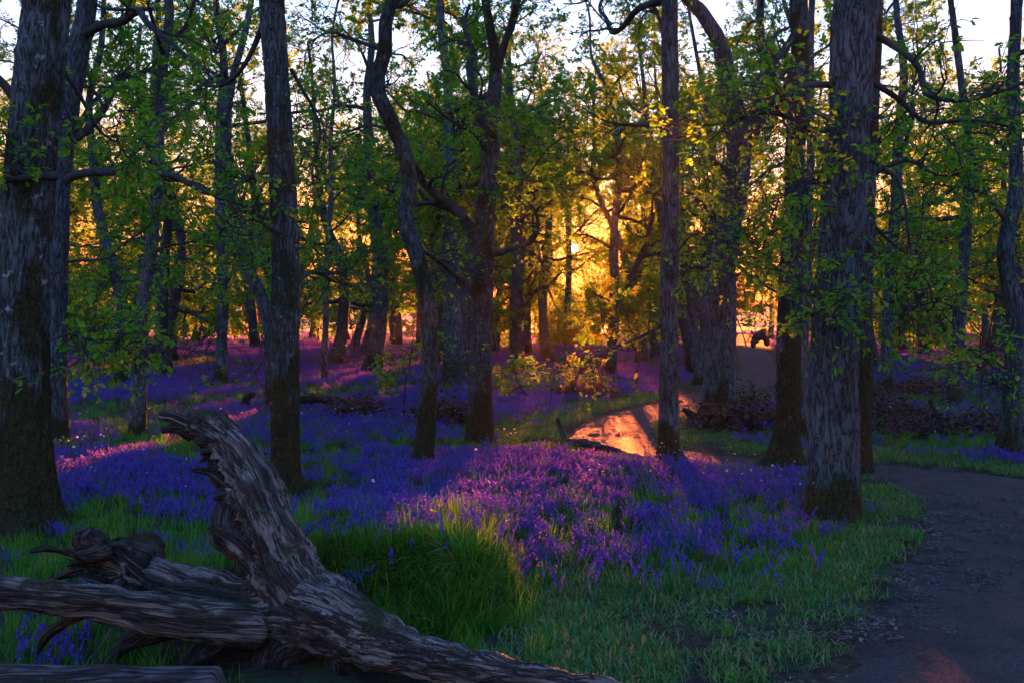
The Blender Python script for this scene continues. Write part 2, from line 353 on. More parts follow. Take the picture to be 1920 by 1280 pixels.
# ------------------------------------------------------------------ trees
def P3(px, py, Y):
    return np.array([(px - 960) / FPX * Y, Y, CAMH + (HZ - py) / FPX * Y])
LOBE = np.array([(0, 0), (.10, .10), (.24, .26), (.15, .40), (.33, .58), (.20, .74), (.16, .92), (0, 1.0),
                 (-.16, .92), (-.20, .74), (-.33, .58), (-.15, .40), (-.24, .26), (-.10, .10)]) * np.array([1.0, 1.0])
def leaf_mesh(name, pos, axis, rng, size, lobed, tint):
    """pos (n,3) leaf base, axis (n,3) direction; one folded blade for each leaf"""
    n = len(pos); axis = axis / (np.linalg.norm(axis, axis=1, keepdims=True) + 1e-9)
    up = np.column_stack([rng.normal(0, .55, n), rng.normal(0, .55, n), np.ones(n)])
    S = np.cross(axis, up); S /= np.linalg.norm(S, axis=1, keepdims=True) + 1e-9; U = np.cross(S, axis)
    if lobed:
        o = LOBE; z = -0.22 * o[:, 1] ** 2 + 0.25 * np.abs(o[:, 0]); k = len(o)
    else:
        o = np.array([(0, 0), (.34, .52), (0, 1.0), (-.34, .52)]); z = np.array([0, .10, -.14, .10]); k = 4
    V = pos[:, None] + size[:, None, None] * (o[None, :, :1] * S[:, None] + o[None, :, 1:] * axis[:, None] + z[None, :, None] * U[:, None])
    idx = (np.arange(n) * k)[:, None]
    if lobed:                                   # strip across the midrib: quads and tips
        q = np.array([(1, 2, 12, 13), (2, 3, 11, 12), (3, 4, 10, 11), (4, 5, 9, 10), (5, 6, 8, 9)])
        t = np.array([(0, 1, 13), (6, 7, 8)])
        F = [(idx[:, :, None] + q[None]).reshape(-1, 4), (idx[:, :, None] + t[None]).reshape(-1, 3)]
    else:
        t = np.array([(0, 1, 2), (0, 2, 3)]); F = [(idx[:, :, None] + t[None]).reshape(-1, 3)]
    me = raw_mesh(name, V.reshape(-1, 3), F, smooth=False)
    at = me.attributes.new('tint', 'FLOAT', 'POINT'); at.data.foreach_set('value', np.repeat(tint, k).astype(np.float32))
    return me
class Grow:
    """branch system of one tree, in coordinates relative to its foot"""
    def __init__(s, seed): s.rng = np.random.default_rng(seed); s.limbs = []; s.leaf_p = []; s.leaf_d = []
    def walk(s, p, d, L, n, gn, trop):
        pts = [np.array(p, float)]; d = np.array(d, float); d /= np.linalg.norm(d); st = L / (n - 1)
        for i in range(n - 1):
            d = d + s.rng.normal(0, gn, 3); d[2] += trop; d /= np.linalg.norm(d); pts.append(pts[-1] + d * st)
        return np.array(pts)
    def child_dir(s, d, a):
        d = d / np.linalg.norm(d); r = s.rng.normal(0, 1, 3); r -= d * (r @ d); r /= np.linalg.norm(r) + 1e-9
        return d * math.cos(a) + r * math.sin(a)
    def limb(s, pts, r0, r1, sub=(6, 6), leafy=1.0, start=0.3, flat=0.7, twigL=0.55, subL=0.5):
        """a main limb: given polyline, spawns branches and twigs. Stored as one limb with its levels"""
        pts = np.asarray(pts, float); k = len(pts)
        L = np.linalg.norm(np.diff(pts, axis=0), axis=1).sum()
        seg = {'main': (pts, np.linspace(r0, r1, k)), 'b': [], 'br': [], 't': [], 'tr': []}
        rng = s.rng
        for c in range(sub[0]):
            t = start + (1 - start) * (c + rng.uniform(0.2, 1.0)) / sub[0]; t = min(t, 1.0); f = t * (k - 1); i = min(int(f), k - 2); w = f - i
            p = pts[i] * (1 - w) + pts[i + 1] * w; d = pts[i + 1] - pts[i]
            bd = s.child_dir(d, rng.uniform(0.5, 1.25)); bd[2] *= flat; bL = L * subL * rng.uniform(0.6, 1.2) * (1.15 - 0.55 * t)
            bp = s.walk(p, bd, bL, 8, 0.27, 0.02); rr = max(0.006, (r0 + (r1 - r0) * t) * rng.uniform(0.35, 0.55))
            seg['b'].append(bp); seg['br'].append(np.linspace(rr, max(0.0035, rr * 0.3), 8))
            for q in range(sub[1]):
                tt = 0.2 + 0.8 * (q + rng.uniform(0, 1)) / sub[1]; ff = tt * 7; ii = min(int(ff), 6); ww = ff - ii
                tp = bp[ii] * (1 - ww) + bp[ii + 1] * ww; td = s.child_dir(bp[ii + 1] - bp[ii], rng.uniform(0.4, 1.2))
                tl = twigL * rng.uniform(0.5, 1.3); tw = s.walk(tp, td, tl, 5, 0.30, 0.03)
                seg['t'].append(tw); seg['tr'].append(np.linspace(0.0055, 0.0022, 5))
                m = rng.poisson(5.5 * leafy)
                for z in range(m):
                    u = rng.uniform(0.25, 1.0) * 4; uu = min(int(u), 3); s.leaf_p.append(tw[uu] + (tw[uu + 1] - tw[uu]) * (u - uu)); s.leaf_d.append(tw[uu + 1] - tw[uu])
        s.limbs.append(seg); return seg
    def build(s, root, name, bmat, sides=(9, 5, 3), thick=1.0):
        for sg in s.limbs:
            b = Buf(); pts, rad = sg['main']
            C = catmull(np.column_stack([pts, rad]), 0.16 if len(pts) > 2 else 0.3); P = C[:, :3]; T, U, W = frames(P)
            n = sides[0]; th = np.arange(n) * 2 * math.pi / n
            rr = C[:, 3][:, None] * (1 + 0.16 * vnoise(np.cos(th)[None] * 1.5 + P[:, :1] * 7, np.sin(th)[None] * 1.5 + P[:, 1:2] * 7, P[:, 2:3] * 7, 3))
            V = P[:, None] + rr[:, :, None] * (np.cos(th)[None, :, None] * U[:, None] + np.sin(th)[None, :, None] * W[:, None])
            b.add(V.reshape(-1, 3), [grid_faces(len(P), n)])
            tubes_batch(b, sg['b'], np.array(sg['br']) * thick, sides[1]); tubes_batch(b, sg['t'], np.array(sg['tr']) * thick, sides[2])
            link('branch', b.mesh(name + '_branch'), bmat, root)
    def leaves(s, name, per, size, lobed, warm=0.0, keep=None, base=None, vis=99.0):
        if not s.leaf_p: return None
        rng = s.rng; p = np.repeat(np.array(s.leaf_p), per, 0); d = np.repeat(np.array(s.leaf_d), per, 0); n = len(p)
        d = d / (np.linalg.norm(d, axis=1, keepdims=True) + 1e-9)
        ax = d * 0.5 + rng.normal(0, 1, (n, 3)) * np.array([0.9, 0.9, 0.45]); ax[:, 2] -= 0.12
        p = p + rng.normal(0, size * 0.35, (n, 3))
        cl = np.repeat(rng.beta(1.6, 2.6, len(s.leaf_p)), per)
        tint = np.clip(cl + rng.normal(0, .10, n) + warm, 0, 1)
        if keep is not None:
            k = keep(p + base); p, ax, tint = p[k], ax[k], tint[k]; n = len(p)
        if lobed:                                # leaves far overhead are kept plainer and fewer
            hi = p[:, 2] > vis; drop = hi & (rng.uniform(size=n) < 0.72); p, ax, tint, hi = p[~drop], ax[~drop], tint[~drop], hi[~drop]
            a = leaf_mesh(name, p[~hi], ax[~hi], rng, size * rng.uniform(0.65, 1.25, (~hi).sum()), True, tint[~hi])
            b = leaf_mesh(name, p[hi], ax[hi], rng, size * 1.4 * rng.uniform(0.65, 1.25, hi.sum()), False, tint[hi])
            bm = bmesh.new(); bm.from_mesh(a); bm.from_mesh(b); bm.to_mesh(a); bm.free(); return a
        return leaf_mesh(name, p, ax, rng, size * rng.uniform(0.65, 1.25, n), lobed, tint)
CAMV = np.array([0, 0, CAMH]); SUNV = np.array(SUN)
def sun_gap(P):
    """small natural opening in the foliage towards the sun"""
    q = P - CAMV; t = q @ SUNV; d = np.linalg.norm(q - t[:, None] * SUNV, axis=1)
    return (d > 0.05 + 0.0028 * t) | (t < 8)  # leaves near that line are dropped so the disc shows through

def trunk_mesh(name, C, sides, seed, flare=0.5, amp=0.010, lump=0.10, knots=0, ridge=26.0):
    """C (n,4): centre line and radius, relative to the foot"""
    P, rad = C[:, :3], C[:, 3]; T, U, W = frames(P); rng = np.random.default_rng(seed)
    th = np.arange(sides) * 2 * math.pi / sides; ct, sn = np.cos(th)[None], np.sin(th)[None]; r0 = rad[:, None]
    s = np.concatenate([[0], np.cumsum(np.linalg.norm(np.diff(P, axis=0), axis=1))])[:, None]; z = P[:, 2:3]
    lob = 0.55 + 0.45 * np.cos(th * 3 + seed) [None] * 0.6 + 0.45 * np.cos(th * 5 + seed * 1.7)[None] * 0.5
    rr = r0 * (1 + flare * np.exp(-np.maximum(z, 0) / 0.16) * lob + 0.22 * flare * np.exp(-np.maximum(z, 0) / 0.6))
    rr = rr + r0 * lump * fbm(ct * 1.4 + seed, sn * 1.4, s * 1.5, 2, seed)
    ca, sa = ct * r0 * ridge, sn * r0 * ridge
    f = vnoise(ca + 0.7 * vnoise(ca, sa, s * 4, seed + 5), sa, s * 5.0, seed + 1)
    rr = rr + amp * (np.minimum(np.abs(f) * 3, 1.0) - 0.6) + amp * 0.35 * vnoise(ca * 2.3, sa * 2.3, s * 16, seed + 2)
    smax = s[-1, 0]
    for k in range(knots):
        ks, kt = rng.uniform(0.25, min(smax, 4.0)), rng.uniform(0, 2 * math.pi)
        dt = (th[None] - kt + math.pi) % (2 * math.pi) - math.pi; d2 = (dt * r0) ** 2 + (s - ks) ** 2; w = rng.uniform(0.03, 0.065)
        rr = rr + rng.uniform(0.012, 0.035) * (np.exp(-d2 / w ** 2) - 0.9 * np.exp(-d2 / (w * 0.4) ** 2))
    V = P[:, None] + rr[:, :, None] * (ct[:, :, None] * U[:, None] + sn[:, :, None] * W[:, None])
    return raw_mesh(name, V.reshape(-1, 3), [grid_faces(len(P), sides)])

def named_tree(label, Y, pts, bark, seed, top=11.0, sides=40, seg=0.06, flare=0.45, amp=0.008, knots=3, limbs=(), auto=7, auto_z=(4.0, 10.0),
               leafy=1.0, leaf=0.066, lobed=False, per=4, low=0, name='oak_tree', droop=0.0, autoL=(2.0, 3.4), group='oaks standing in the wood', lump=0.10, sub=(6, 6)):
    """pts: (px, py, width px) from the foot up, all at the tree's own distance Y"""
    base = P3(pts[0][0], pts[0][1], Y); base[2] = float(H(base[0], base[1]))
    rng = np.random.default_rng(seed + 900)
    W = [np.append(P3(a, b, Y) - base, c / FPX * Y / 2) for a, b, c in pts]
    W[0][2] = 0.0
    W = [np.append([W[0][0] - 0.02 * (W[1][0] - W[0][0]), 0, -0.15], W[0][3])] + W
    last = W[-1]; d = W[-1][:3] - W[-2][:3]; d /= np.linalg.norm(d); z = last[2]
    while z < top:                                # the part of the stem above the picture
        d = d * 0.8 + np.array([rng.normal(0, .16), rng.normal(0, .16), 0.35]); d /= np.linalg.norm(d); step = 1.3
        last = np.append(last[:3] + d * step, max(0.03, last[3] * (1 - 1.1 * step / max(2.0, top - z + 2.5)))); W.append(last); z = last[2]
    C = catmull(np.array(W), seg); zc = C[:, 2]; vis = CAMH + HZ / FPX * Y + 0.3
    idx = [i for i in range(len(C)) if zc[i] < vis or i % 3 == 0 or i == len(C) - 1]; C = C[idx]
    root = thing(name, label, 'tree', tuple(base), group)
    stem = link('trunk', trunk_mesh(name + '_trunk', C, sides, seed, flare, amp, lump, knots), bark, root)
    g = Grow(seed)
    for lb in limbs:                              # (pixel points, depth offset at the end, start radius m, end radius m, leaf share)
        pp, dy, ra, rb, lf = lb
        q = [P3(a, b, Y + dy * i / (len(pp) - 1)) - base for i, (a, b) in enumerate(pp)]
        g.limb(q, ra, rb, (8, 6), lf * (0.42 if Y < 12 else 0.75), 0.25)
    for k in range(auto):
        zz = rng.uniform(*auto_z) if k >= low else rng.uniform(1.9, 3.4)
        i = int(np.argmin(np.abs(C[:, 2] - zz))); a = k * 2.4 + rng.uniform(-.5, .5); Lm = rng.uniform(*autoL) * (1.0 if zz < 8 else 0.75) * (0.55 if k < low else 1)
        dd = np.array([math.cos(a), math.sin(a), rng.uniform(-0.05, 0.5) - droop])
        r = min(C[i, 3] * 0.5, 0.07) if k >= low else 0.018
        g.limb(g.walk(C[i, :3], dd, Lm, 8, 0.20, 0.03 - droop * 0.15), r, max(0.008, r * 0.3), sub, leafy, 0.25)
    top_i = len(C) - 1
    for k in range(3):
        a = k * 2.1 + rng.uniform(0, 1); g.limb(g.walk(C[top_i, :3], np.array([math.cos(a) * .7, math.sin(a) * .7, 0.8]), 2.2, 7, 0.2, 0.0), C[top_i, 3] * 0.8, 0.01, sub, leafy, 0.1)
    g.build(stem, name, M['branch'], (8, 4, 3), thick=1.0 + 0.012 * Y)
    me = g.leaves(name + '_crown', per, leaf, lobed, 0.0, sun_gap, base, vis)
    if me: tag(link('crown', me, M['leaf'], root), None, kind='stuff')
    return root

OAK, MOSS, THIN, PALE = M['bark_oak'], M['bark_moss'], M['bark_thin'], M['bark_pale']
named_tree('thick mossy oak trunk at the left edge with orange light on its foot', 7.65,
    [(55, 1010, 106), (50, 900, 96), (46, 760, 90), (45, 620, 88), (48, 450, 88), (60, 300, 86), (74, 150, 84), (88, 0, 82)], MOSS, 11, 12, 96, 0.036, 0.5, 0.014, 9,
    limbs=[([(90, 640), (130, 625), (180, 640), (215, 625)], 0.5, 0.012, 0.005, 2.2), ([(105, 330), (60, 330), (0, 338), (-60, 300)], -0.5, 0.035, 0.02, 1.0),
           ([(110, 120), (150, 180), (190, 250), (230, 270)], 0.6, 0.02, 0.007, 1.6)], auto=8, auto_z=(4.6, 11), lobed=True, leaf=0.066, per=3)
named_tree('dark forking oak close behind the thick mossy trunk at the left edge', 13.5,
    [(107, 832, 38), (107, 740, 34), (108, 600, 34), (110, 450, 36), (114, 330, 38), (124, 220, 40), (140, 130, 40), (160, 30, 36), (178, -60, 32)], OAK, 12, 12, 44, 0.06, 0.45, 0.010, 6,
    limbs=[([(112, 345), (150, 326), (210, 322), (270, 323), (330, 332), (390, 362), (440, 350), (480, 328), (512, 324)], -1.0, 0.065, 0.018, 1.0),
           ([(112, 640), (140, 655), (175, 650), (210, 690)], -0.8, 0.022, 0.006, 0.4), ([(118, 300), (170, 200), (230, 150), (300, 130)], 1.2, 0.05, 0.012, 1.4)], auto=8, low=1)
named_tree('slim spotted oak with a bulge at its foot, left behind the fallen tree', 14.4,
    [(258, 815, 30), (260, 740, 27), (262, 640, 25), (270, 560, 24), (284, 470, 23), (293, 360, 22), (298, 250, 20), (306, 120, 18), (316, 0, 16)], PALE, 13, 12, 32, 0.06, 0.30, 0.006, 16,
    limbs=[([(280, 500), (330, 480), (380, 500), (430, 540)], -1.0, 0.02, 0.006, 0.5), ([(262, 650), (300, 640), (350, 655), (395, 665)], -1.5, 0.014, 0.004, 0.05),
           ([(264, 630), (220, 640), (180, 660)], -1.0, 0.012, 0.004, 0.05)], auto=9, auto_z=(3.2, 10), low=2)
named_tree('slim oak leaning left, between the spotted oak and the left edge trees', 23.5,
    [(226, 730, 24), (230, 660, 21), (232, 600, 20), (222, 540, 20), (206, 480, 19), (185, 400, 18), (175, 300, 16)], OAK, 14, 12, 26, 0.09, 0.35, 0.008, 2, auto=9, auto_z=(3.5, 10), low=3)
named_tree('straight slim oak in far bluebells, left of the dark banded trunk', 24.4,
    [(414, 725, 24), (415, 680, 20), (417, 600, 20), (417, 500, 20), (412, 380, 19), (414, 240, 18), (420, 120, 15)], OAK, 15, 13, 26, 0.09, 0.35, 0.008, 2, auto=10, auto_z=(3.5, 11), low=2)
named_tree('dark banded upright oak trunk right behind the raised fallen root', 9.35,
    [(537, 935, 58), (536, 860, 53), (535, 760, 51), (534, 640, 51), (535, 520, 50), (533, 400, 49), (525, 250, 47), (517, 120, 45), (509, 0, 44)], MOSS, 16, 12, 72, 0.035, 0.22, 0.010, 8,
    limbs=[([(556, 532), (580, 512), (605, 515), (630, 530), (680, 535)], 0.8, 0.022, 0.006, 0.5), ([(548, 450), (510, 430), (470, 410), (440, 440)], -0.6, 0.02, 0.006, 0.6),
           ([(545, 130), (590, 210), (600, 260), (580, 320)], 0.5, 0.02, 0.006, 0.7), ([(500, 30), (460, 120), (420, 160), (380, 160)], 0.8, 0.03, 0.008, 1.0)],
    auto=8, auto_z=(5, 11), lobed=True, leaf=0.062, per=3)
named_tree('oak leaning left out from behind the dark banded trunk', 18.6,
    [(506, 768, 20), (507, 690, 20), (505, 620, 22), (492, 565, 24), (470, 515, 24), (450, 465, 22), (440, 400, 20), (425, 300, 18), (430, 180, 15)], OAK, 17, 11, 28, 0.08, 0.2, 0.008, 3,
    limbs=[([(478, 520), (470, 430), (480, 380), (500, 335)], -0.5, 0.05, 0.02, 0.6), ([(500, 650), (490, 640), (488, 670), (480, 700)], -0.6, 0.02, 0.008, 0.0)], auto=8, auto_z=(4, 10), low=2)
named_tree('leaning oak standing in the orange lit strip of far bluebells', 30.0,
    [(697, 702, 40), (702, 670, 33), (709, 620, 30), (713, 560, 28), (713, 490, 27), (705, 430, 26), (695, 350, 22), (690, 250, 18)], OAK, 18, 13, 28, 0.1, 0.35, 0.010, 2,
    limbs=[([(700, 650), (670, 665), (650, 670)], -1.0, 0.03, 0.010, 0.1)], auto=10, auto_z=(4, 11), low=2)
named_tree('very thin pale stem in the far bluebells, right of the dark banded trunk', 25.0,
    [(608, 722, 13), (610, 640, 11), (612, 560, 10), (614, 460, 10), (620, 380, 10), (622, 320, 9), (620, 260, 8)], PALE, 19, 9, 18, 0.12, 0.25, 0.004, 1,
    limbs=[([(621, 350), (600, 320), (590, 300)], 0.3, 0.03, 0.01, 0.6), ([(621, 380), (650, 350), (680, 340)], 0.3, 0.03, 0.01, 0.6)], auto=7, auto_z=(2.5, 8), low=3)
named_tree('slender snaking oak trunk with S bends, left of the centre oak', 11.35,
    [(792, 877, 38), (797, 820, 34), (803, 740, 32), (806, 650, 31), (801, 570, 32), (788, 500, 31), (768, 440, 30), (759, 400, 29), (767, 350, 29), (762, 300, 28), (745, 255, 27),
     (728, 215, 28), (710, 175, 28), (710, 140, 27), (721, 95, 26), (722, 45, 25), (735, 0, 23), (745, -60, 20)], THIN, 20, 10, 52, 0.04, 0.28, 0.007, 4,
    limbs=[([(725, 10), (750, 12), (775, -10), (800, -60)], 0.5, 0.04, 0.015, 0.6), ([(712, 90), (660, 75), (620, 60), (580, 80)], 0.8, 0.03, 0.010, 0.9),
           ([(735, 245), (690, 235), (640, 250), (600, 230)], 1.0, 0.022, 0.008, 1.0), ([(806, 690), (830, 690), (850, 680)], 0.3, 0.010, 0.004, 0.1),
           ([(775, 465), (810, 480), (840, 505), (880, 540)], 1.4, 0.03, 0.015, 0.3)], auto=4, auto_z=(4.5, 9), leaf=0.062)
named_tree('forking oak in the centre with two limbs reaching up left', 13.55,
    [(900, 830, 48), (900, 770, 44), (901, 700, 43), (902, 620, 42), (903, 540, 40), (905, 470, 42), (910, 410, 38), (915, 350, 36), (920, 290, 34), (918, 235, 30), (927, 175, 26),
     (929, 130, 22), (925, 85, 19), (915, 30, 16), (905, -40, 14)], THIN, 21, 11, 52, 0.05, 0.30, 0.010, 5,
    limbs=[([(900, 470), (880, 425), (850, 390), (825, 370), (795, 345), (770, 300), (740, 280)], -0.6, 0.095, 0.03, 0.5), ([(896, 560), (875, 535), (850, 510), (820, 490), (795, 470)], 0.3, 0.06, 0.03, 0.3),
           ([(915, 475), (940, 474), (965, 463), (990, 458), (1005, 440), (1008, 405), (990, 380)], -0.6, 0.05, 0.018, 0.5), ([(918, 260), (895, 200), (880, 130), (885, 90), (870, 50), (880, 10)], 0.6, 0.07, 0.02, 0.7),
           ([(932, 130), (950, 70), (965, 20), (985, -40)], -0.3, 0.06, 0.025, 0.5), ([(914, 290), (890, 250), (850, 230), (800, 190)], -0.8, 0.04, 0.012, 0.9)], auto=5, auto_z=(4.5, 10), low=1)
named_tree('oak with an arching low branch, left of the sun glow', 33.0,
    [(968, 692, 28), (968, 640, 25), (968, 580, 24), (970, 520, 23), (975, 440, 22), (970, 340, 19), (965, 240, 15)], OAK, 22, 13, 26, 0.1, 0.3, 0.010, 3,
    limbs=[([(975, 600), (985, 570), (1005, 545), (1035, 530), (1055, 505)], -0.8, 0.10, 0.03, 1.0)], auto=9, auto_z=(3.8, 11), low=2)
named_tree('small tapering oak stem below and left of the sun', 40.0,
    [(1028, 676, 25), (1022, 640, 19), (1018, 590, 17), (1018, 540, 16), (1025, 470, 14), (1030, 390, 12)], OAK, 23, 11, 20, 0.14, 0.5, 0.010, 1, auto=16, auto_z=(3.2, 9), leafy=1.3, leaf=0.075, group='oaks near the sun glow')
named_tree('straight thin oak stem directly below the sun', 58.0,
    [(1064, 650, 15), (1064, 600, 13), (1065, 560, 12), (1067, 500, 11), (1066, 400, 10)], OAK, 24, 13, 16, 0.2, 0.4, 0.01, 0, auto=16, auto_z=(4.4, 11), leafy=1.3, leaf=0.085, group='oaks near the sun glow')
named_tree('oak forking into a V just right of the sun', 29.5,
    [(1143, 703, 22), (1147, 650, 19), (1151, 590, 20), (1153, 540, 18), (1151, 480, 16), (1152, 420, 14), (1160, 330, 12)], OAK, 25, 11, 24, 0.1, 0.35, 0.008, 2,
    limbs=[([(1155, 590), (1172, 550), (1190, 505), (1212, 455), (1225, 400)], 0.6, 0.12, 0.06, 0.6), ([(1152, 470), (1120, 450), (1095, 440), (1070, 445)], -0.8, 0.05, 0.02, 0.5),
           ([(1148, 600), (1125, 585), (1105, 590), (1088, 606)], -1.0, 0.04, 0.012, 2.2), ([(1152, 590), (1178, 572), (1205, 575), (1232, 590)], -1.2, 0.04, 0.012, 2.2), ([(1152, 570), (1175, 545), (1210, 540), (1240, 552)], 0.8, 0.04, 0.012, 2.0), ([(1150, 610), (1165, 600), (1190, 604), (1212, 616)], 0.9, 0.03, 0.010, 2.0), ([(1148, 570), (1125, 555), (1098, 560)], 0.8, 0.03, 0.010, 2.0)], auto=11, auto_z=(3.0, 9), leafy=1.2, group='oaks near the sun glow')  # lowest dense limbs added to screen the nearer ground from the sun
named_tree('straight smooth grey oak trunk beside the bend of the path', 11.55,
    [(1254, 868, 44), (1254, 820, 37), (1254, 720, 34), (1255, 600, 33), (1256, 450, 32), (1258, 300, 32), (1257, 150, 31), (1256, 0, 30)], OAK, 26, 12, 56, 0.04, 0.55, 0.006, 7,
    limbs=[([(1244, 608), (1215, 625), (1180, 640), (1145, 652), (1115, 672), (1090, 700)], -1.2, 0.022, 0.006, 0.9), ([(1264, 480), (1300, 440), (1340, 445), (1380, 470)], -1.0, 0.012, 0.004, 1.1),
           ([(1250, 230), (1200, 235), (1140, 230), (1090, 200)], 0.8, 0.03, 0.008, 1.2), ([(1248, 80), (1230, 20), (1200, -30)], 0.4, 0.03, 0.012, 1.0)], auto=7, auto_z=(5, 11), lobed=True, leaf=0.062, per=3)
named_tree('stout grey oak standing right of the path above the bracken', 16.4,
    [(1345, 790, 66), (1347, 750, 58), (1350, 690, 54), (1354, 620, 50), (1357, 540, 48), (1360, 470, 47), (1372, 390, 46), (1385, 310, 44), (1378, 230, 38), (1365, 160, 34), (1352, 90, 30), (1320, 30, 26), (1280, -20, 22)],
    OAK, 27, 11, 60, 0.055, 0.35, 0.012, 6,
    limbs=[([(1385, 310), (1420, 230), (1440, 150), (1425, 60), (1430, -30)], 0.8, 0.13, 0.06, 0.8), ([(1365, 520), (1310, 500), (1270, 520)], -1.2, 0.03, 0.010, 0.8),
           ([(1362, 480), (1410, 520), (1450, 545), (1480, 560)], -1.5, 0.03, 0.010, 0.9), ([(1380, 330), (1330, 300), (1290, 310), (1250, 290)], -1.2, 0.05, 0.012, 1.3)], auto=6, auto_z=(4.5, 10), low=1)
named_tree('thin oak half hidden behind the stout grey oak by the path', 26.0,
    [(1308, 722, 18), (1313, 680, 17), (1320, 620, 16), (1326, 540, 15), (1335, 440, 14), (1340, 340, 12)], OAK, 28, 11, 22, 0.1, 0.3, 0.008, 1, auto=7, auto_z=(4, 10), low=2)
named_tree('dark mossy oak with a wide flared foot, left of the big right trunk', 11.15,
    [(1472, 880, 62), (1476, 830, 47), (1479, 760, 43), (1479, 660, 44), (1482, 560, 42), (1486, 460, 40), (1490, 340, 37), (1495, 200, 34), (1499, 100, 33), (1498, 0, 32)], MOSS, 29, 12, 64, 0.04, 0.75, 0.009, 12,
    limbs=[([(1505, 40), (1470, 95), (1430, 140), (1395, 180), (1350, 215), (1300, 230)], -0.9, 0.045, 0.012, 1.0), ([(1478, 520), (1450, 500), (1430, 470), (1440, 430)], -0.6, 0.018, 0.006, 0.9),
           ([(1495, 480), (1530, 470), (1560, 500)], 0.8, 0.016, 0.005, 0.9), ([(1480, 300), (1440, 320), (1400, 350), (1340, 360)], -0.8, 0.02, 0.006, 1.2)], auto=6, auto_z=(5, 11), lobed=True, leaf=0.062, per=3, lump=0.16)
named_tree('thickest grey oak trunk with plated bark, right of centre by the path', 8.15,
    [(1558, 985, 98), (1559, 930, 93), (1561, 840, 90), (1563, 740, 86), (1566, 640, 83), (1572, 540, 80), (1579, 440, 78), (1588, 320, 78), (1595, 180, 79), (1600, 60, 80), (1603, -40, 80)], OAK, 30, 12, 112, 0.030, 0.40, 0.012, 9,
    limbs=[([(1552, 242), (1520, 245), (1480, 220), (1440, 212), (1410, 215)], -0.5, 0.028, 0.010, 1.0), ([(1560, 160), (1515, 160), (1470, 185), (1420, 210), (1380, 260)], -0.7, 0.03, 0.010, 1.1),
           ([(1632, 60), (1690, 95), (1725, 130), (1735, 175), (1790, 190), (1850, 180), (1930, 150)], -0.6, 0.032, 0.012, 0.8), ([(1630, 150), (1690, 190), (1725, 225), (1760, 230), (1830, 225), (1900, 240)], 0.3, 0.026, 0.010, 0.9),
           ([(1628, 300), (1680, 330), (1700, 400), (1705, 460), (1740, 530), (1770, 590), (1810, 630)], -0.4, 0.016, 0.005, 0.6), ([(1620, 520), (1650, 560), (1690, 570), (1740, 600)], -0.5, 0.009, 0.003, 1.2),
           ([(1548, 560), (1530, 555), (1510, 580)], -0.4, 0.007, 0.003, 1.2), ([(1560, 320), (1510, 330), (1470, 370)], -0.7, 0.014, 0.005, 1.2)], auto=8, auto_z=(4.6, 11), lobed=True, leaf=0.062, per=3)
named_tree('narrower trunk standing hard behind the thickest grey oak', 10.95,
    [(1614, 885, 40), (1616, 820, 36), (1618, 720, 33), (1620, 600, 32), (1623, 460, 32), (1628, 320, 30), (1634, 180, 29), (1640, 40, 27)], MOSS, 31, 12, 46, 0.05, 0.3, 0.008, 7,
    limbs=[([(1630, 330), (1700, 300), (1760, 330), (1830, 320)], -0.6, 0.03, 0.008, 1.1), ([(1634, 420), (1690, 470), (1740, 480)], 0.6, 0.02, 0.006, 1.1)], auto=6, auto_z=(5, 11))
named_tree('pale slim trunk seen between the mossy flared oak and the thickest oak', 14.0,
    [(1503, 822, 22), (1504, 740, 20), (1506, 640, 19), (1512, 540, 18), (1515, 420, 17), (1520, 280, 15)], PALE, 32, 11, 30, 0.07, 0.3, 0.006, 3, auto=7, auto_z=(4, 10))
named_tree('short looking oak wrapped in dark bracken, right of the thickest oak', 20.2,
    [(1662, 752, 32), (1662, 715, 26), (1664, 660, 25), (1668, 580, 24), (1672, 480, 22), (1680, 380, 20), (1685, 250, 17)], OAK, 33, 11, 32, 0.08, 0.4, 0.010, 3, auto=8, auto_z=(3.5, 10), low=3)
named_tree('slim grey oak leaning right in the right hand bluebells', 20.0,
    [(1783, 756, 32), (1786, 720, 26), (1792, 660, 24), (1798, 600, 24), (1803, 520, 22), (1812, 420, 20), (1820, 300, 17)], OAK, 34, 11, 32, 0.08, 0.4, 0.008, 3, auto=9, auto_z=(3.2, 10), low=3)
named_tree('dark crooked oak at the right edge', 12.3,
    [(1890, 855, 44), (1894, 800, 37), (1900, 720, 35), (1904, 640, 34), (1903, 580, 32), (1892, 530, 30), (1884, 480, 28), (1890, 430, 28), (1902, 380, 27), (1905, 300, 25), (1898, 180, 23), (1905, 40, 20)], OAK, 35, 11, 48, 0.05, 0.4, 0.009, 5,
    limbs=[([(1892, 652), (1865, 655), (1845, 680), (1838, 700), (1815, 685)], -0.5, 0.035, 0.012, 0.25), ([(1838, 695), (1870, 705), (1895, 720)], -0.5, 0.018, 0.006, 0.1),
           ([(1890, 420), (1840, 360), (1780, 350), (1720, 340)], -0.6, 0.03, 0.008, 1.2), ([(1900, 300), (1850, 250), (1790, 260)], 0.5, 0.03, 0.008, 1.2)], auto=7, auto_z=(4.5, 10), low=1)

